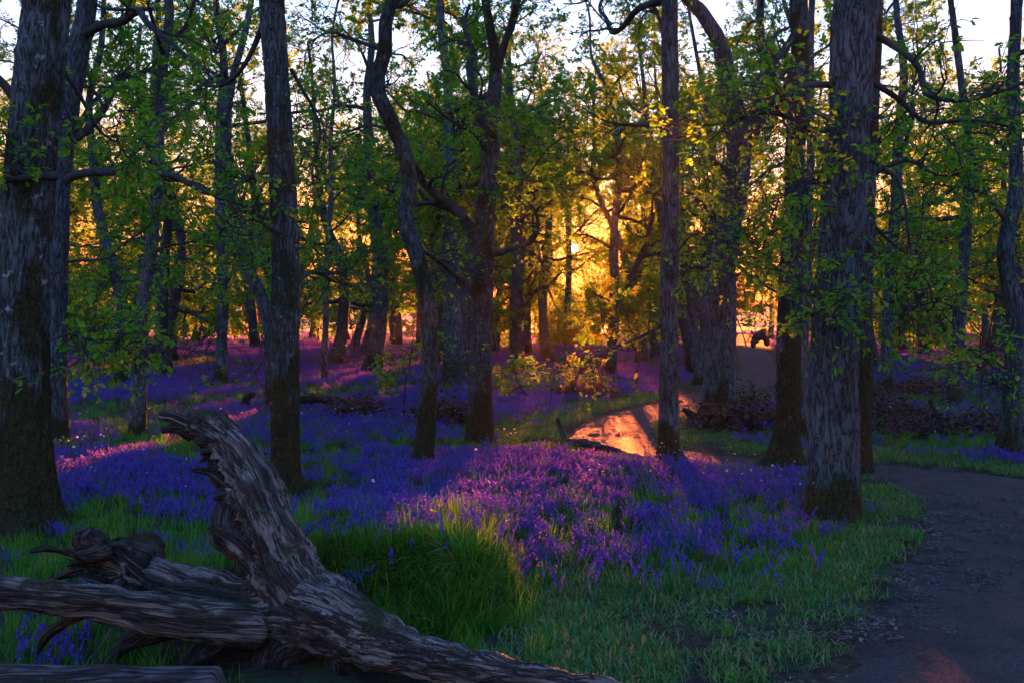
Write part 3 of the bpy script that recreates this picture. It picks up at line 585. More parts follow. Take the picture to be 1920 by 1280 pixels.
# ---- the rows of oaks further back: a few grown forms, copied as separate trees
MARKS = [(45, 'left edge trunk'), (258, 'spotted oak'), (537, 'banded trunk'), (792, 'snaking trunk'), (900, 'centre oak'), (1077, 'sun'), (1254, 'straight grey trunk'), (1350, 'stout oak'), (1478, 'flared oak'), (1566, 'thickest trunk'), (1890, 'right edge oak')]
ORD = ['first', 'second', 'third', 'fourth', 'fifth', 'sixth', 'seventh', 'eighth', 'ninth', 'tenth', 'eleventh', 'twelfth', 'thirteenth', 'fourteenth', 'fifteenth']
def gap_labels(roots, kind):
    """name every tree of the back rows by the two landmarks it shows between, its row and its place in it"""
    bk = {}
    for o in roots:
        x, y = o.location[0], o.location[1]; px = 960 + FPX * x / y; row = 'near' if y < 46 else ('middle' if y < 64 else 'far')
        i = sum(px > m[0] for m in MARKS)
        where = 'left of the ' + MARKS[0][1] if i == 0 else ('right of the ' + MARKS[-1][1] if i == len(MARKS) else 'between %s and %s' % (MARKS[i - 1][1], MARKS[i][1]))
        bk.setdefault((row, where), []).append((px, o))
    for (row, where), l in bk.items():
        for n, (px, o) in enumerate(sorted(l, key=lambda q: q[0])):
            o['label'] = '%s %s in %s row %s' % (ORD[min(n, 14)], kind, row, where) if len(l) > 1 else 'only %s in %s row %s' % (kind, row, where)
def form(seed, low, leafy=1.25, zlow=1.6, zmid=3.4):
    rng = np.random.default_rng(seed); Wp = [np.array([0, 0, -0.2, 0.24]), np.array([0, 0, 0, 0.22])]; d = np.array([rng.normal(0, .07), rng.normal(0, .07), 1.0]); p = Wp[-1]
    for k in range(9):
        d = d + np.array([rng.normal(0, .13), rng.normal(0, .13), 0.2]); d /= np.linalg.norm(d)
        p = np.append(p[:3] + d * 1.25, max(0.04, 0.19 * (1 - k / 9.5))); Wp.append(p)
    C = catmull(np.array(Wp), 0.16); tm = trunk_mesh('far_oak_trunk', C, 16, seed, 0.5, 0.012, 0.14, 3)
    g = Grow(seed)
    for k in range(max(13, low + 7)):
        zz = rng.uniform(zlow, 3.4) if k < low else rng.uniform(zmid, 11); i = int(np.argmin(np.abs(C[:, 2] - zz))); a = k * 2.4 + rng.uniform(-.5, .5)
        Lm = rng.uniform(2.3, 3.9) * (1 - 0.035 * zz); r = C[i, 3] * 0.5
        g.limb(g.walk(C[i, :3], np.array([math.cos(a), math.sin(a), rng.uniform(-.15, .5)]), Lm, 8, 0.22, 0.02), r, r * .25, (6, 6), leafy, 0.2, twigL=0.7)
    b = Buf()
    for sg in g.limbs:
        tubes_batch(b, [np.vstack([sg['main'][0][:1] * np.array([.3, .3, 1]) * 0 + sg['main'][0][:1], sg['main'][0][1:]])], [sg['main'][1]], 6); tubes_batch(b, sg['b'], np.array(sg['br']) * 1.3, 3); tubes_batch(b, sg['t'], np.array(sg['tr']) * 1.6, 3)
    wm = b.mesh('far_oak_limbs'); lm = g.leaves('far_oak_crown', 7, 0.082, False)
    for mm, mt in ((tm, M['bark_oak']), (wm, M['branch']), (lm, M['leaf'])): mm.materials.append(mt)
    return tm, wm, lm
FORMS = [form(300 + i, l) for i, l in enumerate((0, 2, 4, 1, 5, 0))]
EDGE = [form(320 + i, 8, 1.3, 1.0) for i in range(3)]          # bushier oaks of the wood edge, leafy to the ground
rng = np.random.default_rng(77); spots = []
NAMED_XY = [tuple(o.location[:2]) for o in bpy.data.objects if o.name.startswith('oak_tree')]
tries = 0
def lane(x, y):
    """open lanes along which the low sun reaches the floor of the wood"""
    u = x - math.tan(SUN_AZ) * y
    if y < 45: return -1.6 < u < 2.2 or -7.6 < u < -5.4
    if y < 66: return (-3.2 < u < 3.8) or (-9.0 < u < -4.6) or (-16 < u < -13)
    return (-4.6 < u < 5.0) or (-9.4 < u < -4.2) or (-16 < u < -13)
while len(spots) < 106 and tries < 15000:
    tries += 1
    y = rng.uniform(24, 78); x = rng.uniform(-1, 1) * (0.56 * y + 5)
    if path_dist([x], [y])[0] < 0.8: continue
    if min((x - a) ** 2 + (y - b) ** 2 for a, b in NAMED_XY) < 3.0 ** 2: continue
    if spots and min((x - a) ** 2 + (y - b) ** 2 for a, b, e in spots) < 3.8 ** 2: continue
    if lane(x, y): continue
    spots.append((x, y, False))
for row, (y0, st) in enumerate(((82, 5.2), (88, 4.8))):        # the wood edge
    x = -58 + row * 1.7
    while x < 60:
        xx, yy = x + rng.uniform(-1, 1), y0 + rng.uniform(-2, 2); x += st
        if path_dist([xx], [yy])[0] < 1.5 or lane(xx, yy) or (row and xx < 8): continue
        spots.append((xx, yy, True))
HIGH = [form(340 + i, 0, 1.5, 1.6, 5.6) for i in range(2)]       # tall clear stems, crown well above the low sun's rays
tries = 0; hi_spots = []
while len(hi_spots) < 20 and tries < 4000:
    tries += 1; u = rng.choice([rng.uniform(-9, -4.6), rng.uniform(-4.4, -1.9), rng.uniform(2.2, 4.8)]); y = rng.uniform(36, 80) if u < -4.5 else rng.uniform(33, 50); x = u + math.tan(SUN_AZ) * y
    if path_dist([x], [y])[0] < 1.0 or min((x - a) ** 2 + (y - b) ** 2 for a, b, *_ in spots + hi_spots + [(p, q) for p, q in NAMED_XY]) < 3.0 ** 2: continue
    hi_spots.append((x, y, 2))
spots += hi_spots
spots += [(u + math.tan(SUN_AZ) * y, y, True) for u, y in ((5.9, 74), (7.6, 66), (6.8, 84), (9.0, 79), (8.4, 72))]  # extra oaks added to keep the sun off the far path
far_roots = []
for (x, y, edge) in spots:
    px = 960 + FPX * x / y; k = 1 if 985 < px < 1250 else (0 if px < 985 else 2)
    u = x - SUN_AZ * y
    ch = [0, 0, 5] if -4 < u < 4.5 else [0, 1, 2, 3, 4, 5]
    tm, wm, lm = HIGH[int(rng.integers(2))] if edge == 2 else EDGE[int(rng.integers(3))] if edge else FORMS[ch[int(rng.integers(len(ch)))]]; s = rng.uniform(0.82, 1.25)
    root = thing('distant_oak_tree', 'distant oak', 'tree', (x, y, float(H(x, y))), 'distant oaks in the back rows'); far_roots.append(root)
    root.rotation_euler = (rng.normal(0, .04), rng.normal(0, .04), rng.uniform(0, 6.28)); root.scale = (s, s, s * rng.uniform(0.9, 1.1))
    link('trunk', tm, None, root); tag(link('branches', wm, None, root), None, kind='stuff'); tag(link('crown', lm, None, root), None, kind='stuff')
gap_labels(far_roots, 'distant oak from left')

# ------------------------------------------------------------------ ground cover
def multi_mesh(name, parts):
    """parts: list of (Buf, material)"""
    V, F, A, MI, off = [], {}, [], {}, 0
    for i, (b, mt) in enumerate(parts):
        if not b.n: continue
        V += b.V; A += b.A
        for k, fl in b.F.items():
            for f in fl: F.setdefault(k, []).append(f + off); MI.setdefault(k, []).append(np.full(len(f), i))
        off += b.n
    me = raw_mesh(name, np.vstack(V), [np.concatenate(F[k]) for k in F])
    me.polygons.foreach_set('material_index', np.concatenate([np.concatenate(MI[k]) for k in F]).astype(np.int32))
    a = me.attributes.new('tint', 'FLOAT', 'POINT'); a.data.foreach_set('value', np.concatenate(A).astype(np.float32))
    for b, mt in parts: me.materials.append(mt)
    return me
def blade(buf, p, az, L, lean, w, tint, n=4):
    """one arching strap of grass or leaf"""
    t = np.linspace(0, 1, n); ang = lean * (0.35 + 0.9 * t)
    dr = np.cumsum(np.concatenate([[0], np.sin(ang[1:]) * L / (n - 1)])); dz = np.cumsum(np.concatenate([[0], np.cos(ang[1:]) * L / (n - 1)]))
    d = np.array([math.cos(az), math.sin(az), 0]); s = np.array([-d[1], d[0], 0]); C = p + d * dr[:, None] + np.array([0, 0, 1.0]) * dz[:, None]
    ww = w * np.array([0.7, 1.0, 0.75, 0.12][:n]) if n == 4 else w * np.linspace(1, 0.1, n)
    V = np.stack([C - s * ww[:, None], C + s * ww[:, None]], 1).reshape(-1, 3)
    i = np.arange(n - 1) * 2; buf.add(V, [np.stack([i, i + 1, i + 3, i + 2], 1)], tint)
def bell(buf, p, d, L, r, tint):
    """a hanging bell: tube that flares at the rim"""
    d = d / np.linalg.norm(d); u = np.cross(d, (0.3, 0.8, 0.5)); u /= np.linalg.norm(u); w = np.cross(d, u); th = np.arange(6) * math.pi / 3
    V = []
    for t, k in ((0, .35), (.25, 1.0), (.75, .95), (1.0, 1.75)):
        V.append(p + d * L * t + r * k * (np.cos(th)[:, None] * u + np.sin(th)[:, None] * w))
    buf.add(np.vstack(V), [grid_faces(4, 6)], tint)
def bluebell_stem(lb, bb, rng, p, hgt, bells=8):
    az = rng.uniform(0, 6.28); d = np.array([math.cos(az), math.sin(az), 0]); t = np.linspace(0, 1, 6)
    C = p + np.array([0, 0, 1.0]) * (hgt * (t - 0.10 * t ** 3))[:, None] + d * (hgt * 0.30 * t ** 2.6)[:, None]
    tubes_batch(lb, [C], [np.linspace(0.0032, 0.0018, 6)], 3)
    for k in range(bells):
        f = 0.55 + 0.45 * k / max(1, bells - 1); q = C[min(5, int(f * 5))] * (1 - (f * 5) % 1) + C[min(5, int(f * 5) + 1)] * ((f * 5) % 1)
        s = d * rng.uniform(0.2, 1.0) + rng.normal(0, .45, 3); s[2] = -rng.uniform(0.5, 1.1)
        bell(bb, q + d * 0.006, s, rng.uniform(0.018, 0.025), rng.uniform(0.0055, 0.0075), rng.uniform(0, 1))
def clump(seed, n, R0, hr, leaves, bells):
    rng = np.random.default_rng(seed); lb, bb = Buf(), Buf()
    for k in range(n):
        r, a = R0 * math.sqrt(rng.uniform()), rng.uniform(0, 6.28); p = np.array([r * math.cos(a), r * math.sin(a), -0.02])
        bluebell_stem(lb, bb, rng, p, rng.uniform(*hr), bells)
        for q in range(leaves): blade(lb, p + rng.normal(0, .015, 3) * (1, 1, 0), rng.uniform(0, 6.28), rng.uniform(.16, .30), rng.uniform(.4, 1.2), .006, rng.uniform(0, 1))
    return multi_mesh('bluebell_clump', [(lb, M['bell_leaf']), (bb, M['bell'])])
def tuft(seed, n, R0, hr, w, mt, lean=(.1, 1.0), tint=(0, .85)):
    rng = np.random.default_rng(seed); b = Buf()
    for k in range(n):
        r, a = R0 * math.sqrt(rng.uniform()), rng.uniform(0, 6.28)
        blade(b, np.array([r * math.cos(a), r * math.sin(a), -0.01]), rng.uniform(0, 6.28), rng.uniform(*hr), rng.uniform(*lean), w, rng.uniform(*tint) if rng.uniform() > .08 else 1.0)
    return multi_mesh('grass_tuft', [(b, mt)])
def star_flower(seed):
    rng = np.random.default_rng(seed); b, lb = Buf(), Buf(); p = np.array([0, 0, 0.0]); h = rng.uniform(.16, .26)
    tubes_batch(lb, [np.array([[0, 0, 0], [.01, 0, h * .5], [.005, .01, h]])], [[.0012] * 3], 3); c = np.array([.005, .01, h]); nrm = np.array([rng.normal(0, .4), -.6, .8]); nrm /= np.linalg.norm(nrm)
    u = np.cross(nrm, (1, 0, 0)); u /= np.linalg.norm(u); w = np.cross(nrm, u)
    for k in range(5):
        a = k * 1.2566; d = math.cos(a) * u + math.sin(a) * w; s = np.cross(nrm, d)
        b.add([c, c + d * .007 + s * .0035, c + d * .013, c + d * .007 - s * .0035], [np.array([[0, 1, 2, 3]])], .5)
    return multi_mesh('star_flower', [(lb, M['bell_leaf']), (b, M['white'])])
def litter(seed, n, R0, mt, flat=True):
    rng = np.random.default_rng(seed); b = Buf()
    for k in range(n):
        p = np.array([*(rng.uniform(-R0, R0, 2)), rng.uniform(.003, .012)]); a = rng.uniform(0, 6.28); L = rng.uniform(.007, .030); wd = L * rng.uniform(.25, .6)
        d = np.array([math.cos(a), math.sin(a), rng.normal(0, .18)]) * L; s = np.array([-math.sin(a), math.cos(a), rng.normal(0, .3)]) * wd
        b.add([p - d, p + s, p + d, p - s], [np.array([[0, 1, 2, 3]])], rng.uniform(0, 1))
    for k in range(max(1, n // 8)):
        p = np.array([*(rng.uniform(-R0, R0, 2)), .008]); a = rng.uniform(0, 6.28); L = rng.uniform(.04, .11); d = np.array([math.cos(a), math.sin(a), 0.04])
        tubes_batch(b, [np.array([p, p + d * L * .5 + rng.normal(0, .006, 3), p + d * L])], [[.0028, .0024, .0016]], 3)
    return multi_mesh('litter', [(b, mt)])
def litter_mat(name, stops):
    m, nt, out = mat(name); a = N(nt, 'ShaderNodeAttribute', attribute_name='tint'); oi = N(nt, 'ShaderNodeObjectInfo')
    c = ramp(nt, math_n(nt, 'FRACT', math_n(nt, 'ADD', a.outputs['Fac'], oi.outputs['Random'])), stops)
    b = N(nt, 'ShaderNodeBsdfPrincipled'); b.inputs['Roughness'].default_value = .7; nt.links.new(c, b.inputs['Base Color']); nt.links.new(b.outputs[0], out.inputs[0]); return m
M['litter'] = litter_mat('leaf_litter', [(0, (.035, .026, .02)), (.5, (.10, .075, .058)), (1, (.21, .17, .135))])
M['grit_chip'] = litter_mat('grit_chips', [(0, (.02, .017, .015)), (.5, (.05, .044, .04)), (1, (.10, .088, .08))])

def scatter(name, templates, pts, scl, var, label, cat, tilt=0.12, seed=1, mtlist=()):
    """one object; its mesh holds only points, a node tree sets the plant meshes on them"""
    rng = np.random.default_rng(seed); n = len(pts)
    me = raw_mesh(name, pts, [])
    at = me.attributes.new('rot', 'FLOAT_VECTOR', 'POINT'); at.data.foreach_set('vector', np.column_stack([rng.normal(0, tilt, n), rng.normal(0, tilt, n), rng.uniform(0, 6.283, n)]).astype(np.float32).ravel())
    at = me.attributes.new('scl', 'FLOAT', 'POINT'); at.data.foreach_set('value', np.asarray(scl, np.float32))
    at = me.attributes.new('var', 'INT', 'POINT'); at.data.foreach_set('value', np.asarray(var, np.int32))
    o = link(name, me); tag(o, label, cat, None, 'stuff')
    ng = bpy.data.node_groups.new(name, 'GeometryNodeTree')
    ng.interface.new_socket('Geometry', in_out='INPUT', socket_type='NodeSocketGeometry'); ng.interface.new_socket('Geometry', in_out='OUTPUT', socket_type='NodeSocketGeometry')
    gi = ng.nodes.new('NodeGroupInput'); go = ng.nodes.new('NodeGroupOutput'); jn = ng.nodes.new('GeometryNodeJoinGeometry'); L = ng.links.new
    def att(nm, ty):
        a = ng.nodes.new('GeometryNodeInputNamedAttribute'); a.data_type = ty; a.inputs['Name'].default_value = nm; return [s for s in a.outputs if s.enabled][0]
    ro, sc, va = att('rot', 'FLOAT_VECTOR'), att('scl', 'FLOAT'), att('var', 'INT')
    for i, t in enumerate(templates):
        to = bpy.data.objects.new(name + '_plant', t)
        oi = ng.nodes.new('GeometryNodeObjectInfo'); oi.inputs['Object'].default_value = to
        cp = ng.nodes.new('FunctionNodeCompare'); cp.data_type = 'INT'; cp.operation = 'EQUAL'
        ins = [s for s in cp.inputs if s.enabled]; L(va, ins[0]); ins[1].default_value = i
        ip = ng.nodes.new('GeometryNodeInstanceOnPoints'); L(gi.outputs[0], ip.inputs['Points']); L(cp.outputs[0], ip.inputs['Selection'])
        L(oi.outputs['Geometry'], ip.inputs['Instance']); L(ro, ip.inputs['Rotation']); L(sc, ip.inputs['Scale']); L(ip.outputs[0], jn.inputs[0])
    L(jn.outputs[0], go.inputs[0])
    md = o.modifiers.new('scatter', 'NODES'); md.node_group = ng
    return o
def pool(bands, seed):
    """random ground points: bands of (y0, y1, per square metre)"""
    rng = np.random.default_rng(seed); out = []
    for y0, y1, den in bands:
        n = int(den * (y1 - y0) * (1.12 * (y0 + y1) / 2 + 3)); y = rng.uniform(y0, y1, n * 2); x = rng.uniform(-1, 1, n * 2) * (0.56 * y1 + 1.5)
        k = np.abs(x) < 0.56 * y + 1.5; out.append(np.column_stack([x[k], y[k]]))
    return np.vstack(out)
TREE_XY = [(o.location[0], o.location[1], 0.22 if o.location[1] < 16 else 0.35) for o in bpy.data.objects if o.parent is None and o.type == 'EMPTY' and o.get('category') == 'tree']
def clear_of_trunks(P):
    k = np.ones(len(P), bool)
    for x, y, r in TREE_XY: k &= (P[:, 0] - x) ** 2 + (P[:, 1] - y) ** 2 > r * r
    return k
LOG = np.array([(0.41, 4.35), (0.0, 4.5), (-.46, 4.75), (-.9, 5.05), (-1.2, 5.2), (-1.7, 5.35), (-2.1, 5.45)])
def off_log(P, m=0.13):
    d = np.full(len(P), 9.0)
    for a, b in zip(LOG[:-1], LOG[1:]):
        t = np.clip(((P - a) @ (b - a)) / ((b - a) @ (b - a)), 0, 1)[:, None]; d = np.minimum(d, np.linalg.norm(P - a - t * (b - a), axis=1))
    front = (P[:, 0] > -1.6) & (P[:, 0] < 0.45) & (P[:, 1] < 5.12 - 0.55 * (P[:, 0] + 1.2)) & (np.random.default_rng(1).uniform(size=len(P)) < 0.93)
    return (d > m) & ~front
def lawn_w(x, y):                                # 1 on the short trodden grass by the near path
    return (1 - sstep(5.7, 6.9 + 0.0 * y, y)) * sstep(-0.15, 0.25, x)
def bell_w(x, y):
    d = path_dist(x, y)
    lo, hi = np.where(y < 10, 0.25, 0.35), np.where(y < 10, 1.0, np.where((y > 13) & (x < 4.5), 1.7, 1.1))
    w = np.clip((d - lo) / (hi - lo), 0, 1) ** 1.3
    w = w * (1 - lawn_w(x, y)) * np.where(x < 0.2, sstep(5.5, 5.9, y), 1)
    bank = (x > -1.5) & (x < 0.15) & (y < 5.85); w = np.where(bank, w * 0.12, w)
    n = fbm(x / 2.3, y / 2.3, 0, 3, 61); n2 = fbm(x / 0.55, y / 0.55, 0, 2, 67); w = w * np.clip(0.50 + 1.3 * n + 0.75 * n2 * (y < 18), 0.05, 1.0) * np.where((y < 12) & (x > -1.0), 0.55 + 0.45 * sstep(8, 12, y), 1.0)
    return w
rng = np.random.default_rng(5)
CL = [clump(500 + i, 10, 0.22, (0.24, 0.37), 3, 8) for i in range(5)]
P = pool([(4.5, 12, 40), (12, 26, 26), (26, 60, 11), (60, 100, 4)], 21)
k = (rng.uniform(size=len(P)) < bell_w(P[:, 0], P[:, 1])) & clear_of_trunks(P); P = P[k]
Z = H(P[:, 0], P[:, 1]); pts = np.column_stack([P, Z])
scatter('bluebell_carpet', CL, pts, rng.uniform(.36, .62, len(P)) * np.where(P[:, 1] > 40, 1.5, np.where(P[:, 1] > 22, 1.2, 1.0)), rng.integers(0, 5, len(P)), 'dense carpet of violet blue bluebells covering the woodland floor', 'bluebells', .1, 3)
print('bluebell clumps', len(P))
GT = [tuft(520 + i, 34, 0.11, (.14, .34), .0042, M['grass']) for i in range(4)]
P = pool([(3.6, 9, 42), (9, 16, 18), (16, 30, 8), (30, 70, 2)], 22); d = path_dist(P[:, 0], P[:, 1])
w = np.clip((d - 0.02) / 0.5, 0, 1) * (1 - 0.93 * lawn_w(P[:, 0], P[:, 1])); bw = bell_w(P[:, 0], P[:, 1]); w = w * (1 - 0.60 * bw)
k = (rng.uniform(size=len(P)) < w) & clear_of_trunks(P) & off_log(P); P, d = P[k], d[k]
bank = (P[:, 0] > -1.9) & (P[:, 0] < 0.2) & (P[:, 1] > 5.3) & (P[:, 1] < 6.1)
sc = rng.uniform(.42, .85, len(P)) * np.clip(0.35 + d * 0.9, 0.35, 1.0) * np.where(bank, 1.0, .72) * np.where((P[:, 1] > 12) & (d < 1.4), .55, 1)
scatter('woodland_grass', GT, np.column_stack([P, H(P[:, 0], P[:, 1])]), sc, rng.integers(0, 4, len(P)), 'long green grass growing on the bank and among the bluebells', 'grass', .12, 4)
Q = np.column_stack([rng.uniform(-1.3, .12, 1150), rng.uniform(5.3, 5.88, 1150)]); Q = Q[off_log(Q, .20) | (Q[:, 1] > 5.5)]
TT = [tuft(530 + i, 42, .10, (.16, .34), .0040, M['grass'], (.5, 1.7), (0, .75)) for i in range(3)]
scatter('bank_tussock', TT, np.column_stack([Q, H(Q[:, 0], Q[:, 1])]), rng.uniform(.38, .82, len(Q)) * np.clip(.72 + .5 * fbm(Q[:, 0] * 2.2, Q[:, 1] * 2.2, 0, 2, 15), .4, 1.1), rng.integers(0, 3, len(Q)), 'rounded tussock of lush arching grass on the bank behind the fallen tree', 'grass', .3, 14)
print('grass tufts', len(P))
LT = [tuft(540 + i, 26, 0.09, (.03, .085), .0032, M['lawn'], (.5, 1.5), (0.1, 1.0)) for i in range(4)]
P = pool([(3.8, 9, 420), (9, 22, 190)], 23); d = path_dist(P[:, 0], P[:, 1]); near = P[:, 1] < 9
w = np.where(near, np.clip(lawn_w(P[:, 0], P[:, 1]) + (1 - sstep(.5, 1.1, d)), 0, 1), (1 - sstep(.8, 1.6, d))) * np.clip((d + .06) / .32, 0, 1)
w = w * np.clip(0.75 + 0.9 * fbm(P[:, 0] * 1.1, P[:, 1] * 1.1, 0, 3, 8), .12, 1)
k = (rng.uniform(size=len(P)) < w) & clear_of_trunks(P) & off_log(P, .06); P = P[k]
scatter('short_grass', LT, np.column_stack([P, H(P[:, 0], P[:, 1]) + .002]), rng.uniform(.7, 1.3, len(P)), rng.integers(0, 4, len(P)), 'short trodden grass along both sides of the path', 'grass', .15, 5)
print('lawn tufts', len(P))
ST = [star_flower(560 + i) for i in range(4)]
P = pool([(5, 16, 10)], 24); w = bell_w(P[:, 0], P[:, 1]) * np.clip(.25 + 1.6 * fbm(P[:, 0] / 1.5, P[:, 1] / 1.5, 0, 2, 44), 0, 1)
k = (rng.uniform(size=len(P)) < w); P = P[k]
scatter('white_star_flowers', ST, np.column_stack([P, H(P[:, 0], P[:, 1]) + .10]), rng.uniform(.8, 1.3, len(P)), rng.integers(0, 4, len(P)), 'tiny white star shaped flowers sprinkled among the bluebells', 'flowers', .15, 6)
LI = [litter(580 + i, 26, .12, M['litter']) for i in range(3)]; CH = [litter(590 + i, 34, .12, M['grit_chip']) for i in range(3)]
P = pool([(3.6, 9, 45)], 25); d = path_dist(P[:, 0], P[:, 1]); w = lawn_w(P[:, 0], P[:, 1]) * .22 * (d > -.1) + .28 * (np.abs(d) < .25); k = rng.uniform(size=len(P)) < w; P = P[k]
scatter('leaf_litter', LI, np.column_stack([P, H(P[:, 0], P[:, 1]) + .004]), rng.uniform(.4, .85, len(P)), rng.integers(0, 3, len(P)), 'dry brown leaf and twig litter on the short grass and path edge', 'leaf litter', .03, 7)
P = pool([(3.6, 10, 42), (10, 21, 26)], 26); d = path_dist(P[:, 0], P[:, 1]); k = (d < -.05) & (rng.uniform(size=len(P)) < np.clip(.22 + .8 * fbm(P[:, 0] * .9, P[:, 1] * .9, 0, 2, 71), .05, 1)); P = P[k]
scatter('path_chippings', CH, np.column_stack([P, H(P[:, 0], P[:, 1]) - .008]), rng.uniform(.35, .75, len(P)), rng.integers(0, 3, len(P)), 'small bark and stone chippings strewn over the path', 'chippings', .03, 8)

# ------------------------------------------------------------------ dead wood
def wood_material(name, pale, mid, dark, mossy):
    m, nt, out = mat(name); L = nt.links.new
    g = N(nt, 'ShaderNodeAttribute', attribute_name='grain').outputs['Vector']; tc = N(nt, 'ShaderNodeTexCoord').outputs['Object']
    st = noise(nt, mapping(nt, g, (2.0, 90, 90)), 1.0, 6, 0.72, 0.15); st2 = noise(nt, mapping(nt, g, (1.0, 26, 26)), 1.0, 5, 0.65, 0.25)
    big = noise(nt, mapping(nt, g, (2.0, 9, 9)), 1.0, 5, 0.62, 0.6)
    f = math_n(nt, 'ADD', math_n(nt, 'MULTIPLY', st, 0.62), math_n(nt, 'MULTIPLY', st2, 0.42))
    col = ramp(nt, f, [(0.34, dark), (0.46, mid), (0.56, tuple((a + b) / 2 for a, b in zip(mid, pale))), (0.68, tuple(x * 1.25 for x in pale))])
    ck = math_n(nt, 'ABSOLUTE', math_n(nt, 'SUBTRACT', noise(nt, mapping(nt, g, (1.6, 34, 34)), 1.0, 4, 0.6, 0.3), 0.5))
    crackf = ramp(nt, ck, [(0.0, (1, 1, 1)), (0.022, (0.7,) * 3), (0.05, (0, 0, 0))])
    col = mixc(nt, crackf, col, tuple(x * 0.35 for x in dark))
    patch = ramp(nt, big, [(0.46, (1, 1, 1)), (0.51, (0, 0, 0))])
    col = mixc(nt, math_n(nt, 'MULTIPLY', patch, 0.82), col, tuple(x * 0.8 for x in dark))
    geo_n = N(nt, 'ShaderNodeNewGeometry'); sx = N(nt, 'ShaderNodeSeparateXYZ'); L(geo_n.outputs['Normal'], sx.inputs[0])
    mf = ramp(nt, math_n(nt, 'ADD', noise(nt, tc, 4.0, 5, 0.65), math_n(nt, 'MULTIPLY', sx.outputs['Z'], 0.12)), [(0.62 - mossy, (0, 0, 0)), (0.72 - mossy, (1, 1, 1))])
    mcol = ramp(nt, noise(nt, tc, 70, 3), [(0.35, (0.016, 0.018, 0.006)), (0.65, (0.060, 0.058, 0.018))])
    col = mixc(nt, mf, col, mcol)
    b = N(nt, 'ShaderNodeBsdfPrincipled'); b.inputs['Roughness'].default_value = 0.8; b.inputs['Specular IOR Level'].default_value = 0.25; L(col, b.inputs['Base Color'])
    bp = N(nt, 'ShaderNodeBump'); bp.inputs['Strength'].default_value = 0.9; bp.inputs['Distance'].default_value = 0.012
    L(math_n(nt, 'ADD', math_n(nt, 'ADD', math_n(nt, 'SUBTRACT', st, crackf), st2), math_n(nt, 'MULTIPLY', noise(nt, tc, 60, 4), 0.4)), bp.inputs['Height']); L(bp.outputs[0], b.inputs['Normal']); L(b.outputs[0], out.inputs[0]); return m
M['driftwood'] = wood_material('bleached_wood', (0.30, 0.262, 0.215), (0.120, 0.102, 0.082), (0.026, 0.021, 0.016), 0.04)
M['rotten'] = wood_material('rotten_wood', (0.10, 0.082, 0.066), (0.042, 0.034, 0.027), (0.011, 0.009, 0.007), 0.06)
M['cutwood'] = wood_material('grey_log', (0.15, 0.138, 0.126), (0.080, 0.073, 0.067), (0.028, 0.025, 0.022), -0.1)
def px_line(pts):
    """(px, py, distance, radius m) -> world centre line with radius"""
    return np.array([np.append(P3(a, b, Y), r) for a, b, Y, r in pts])
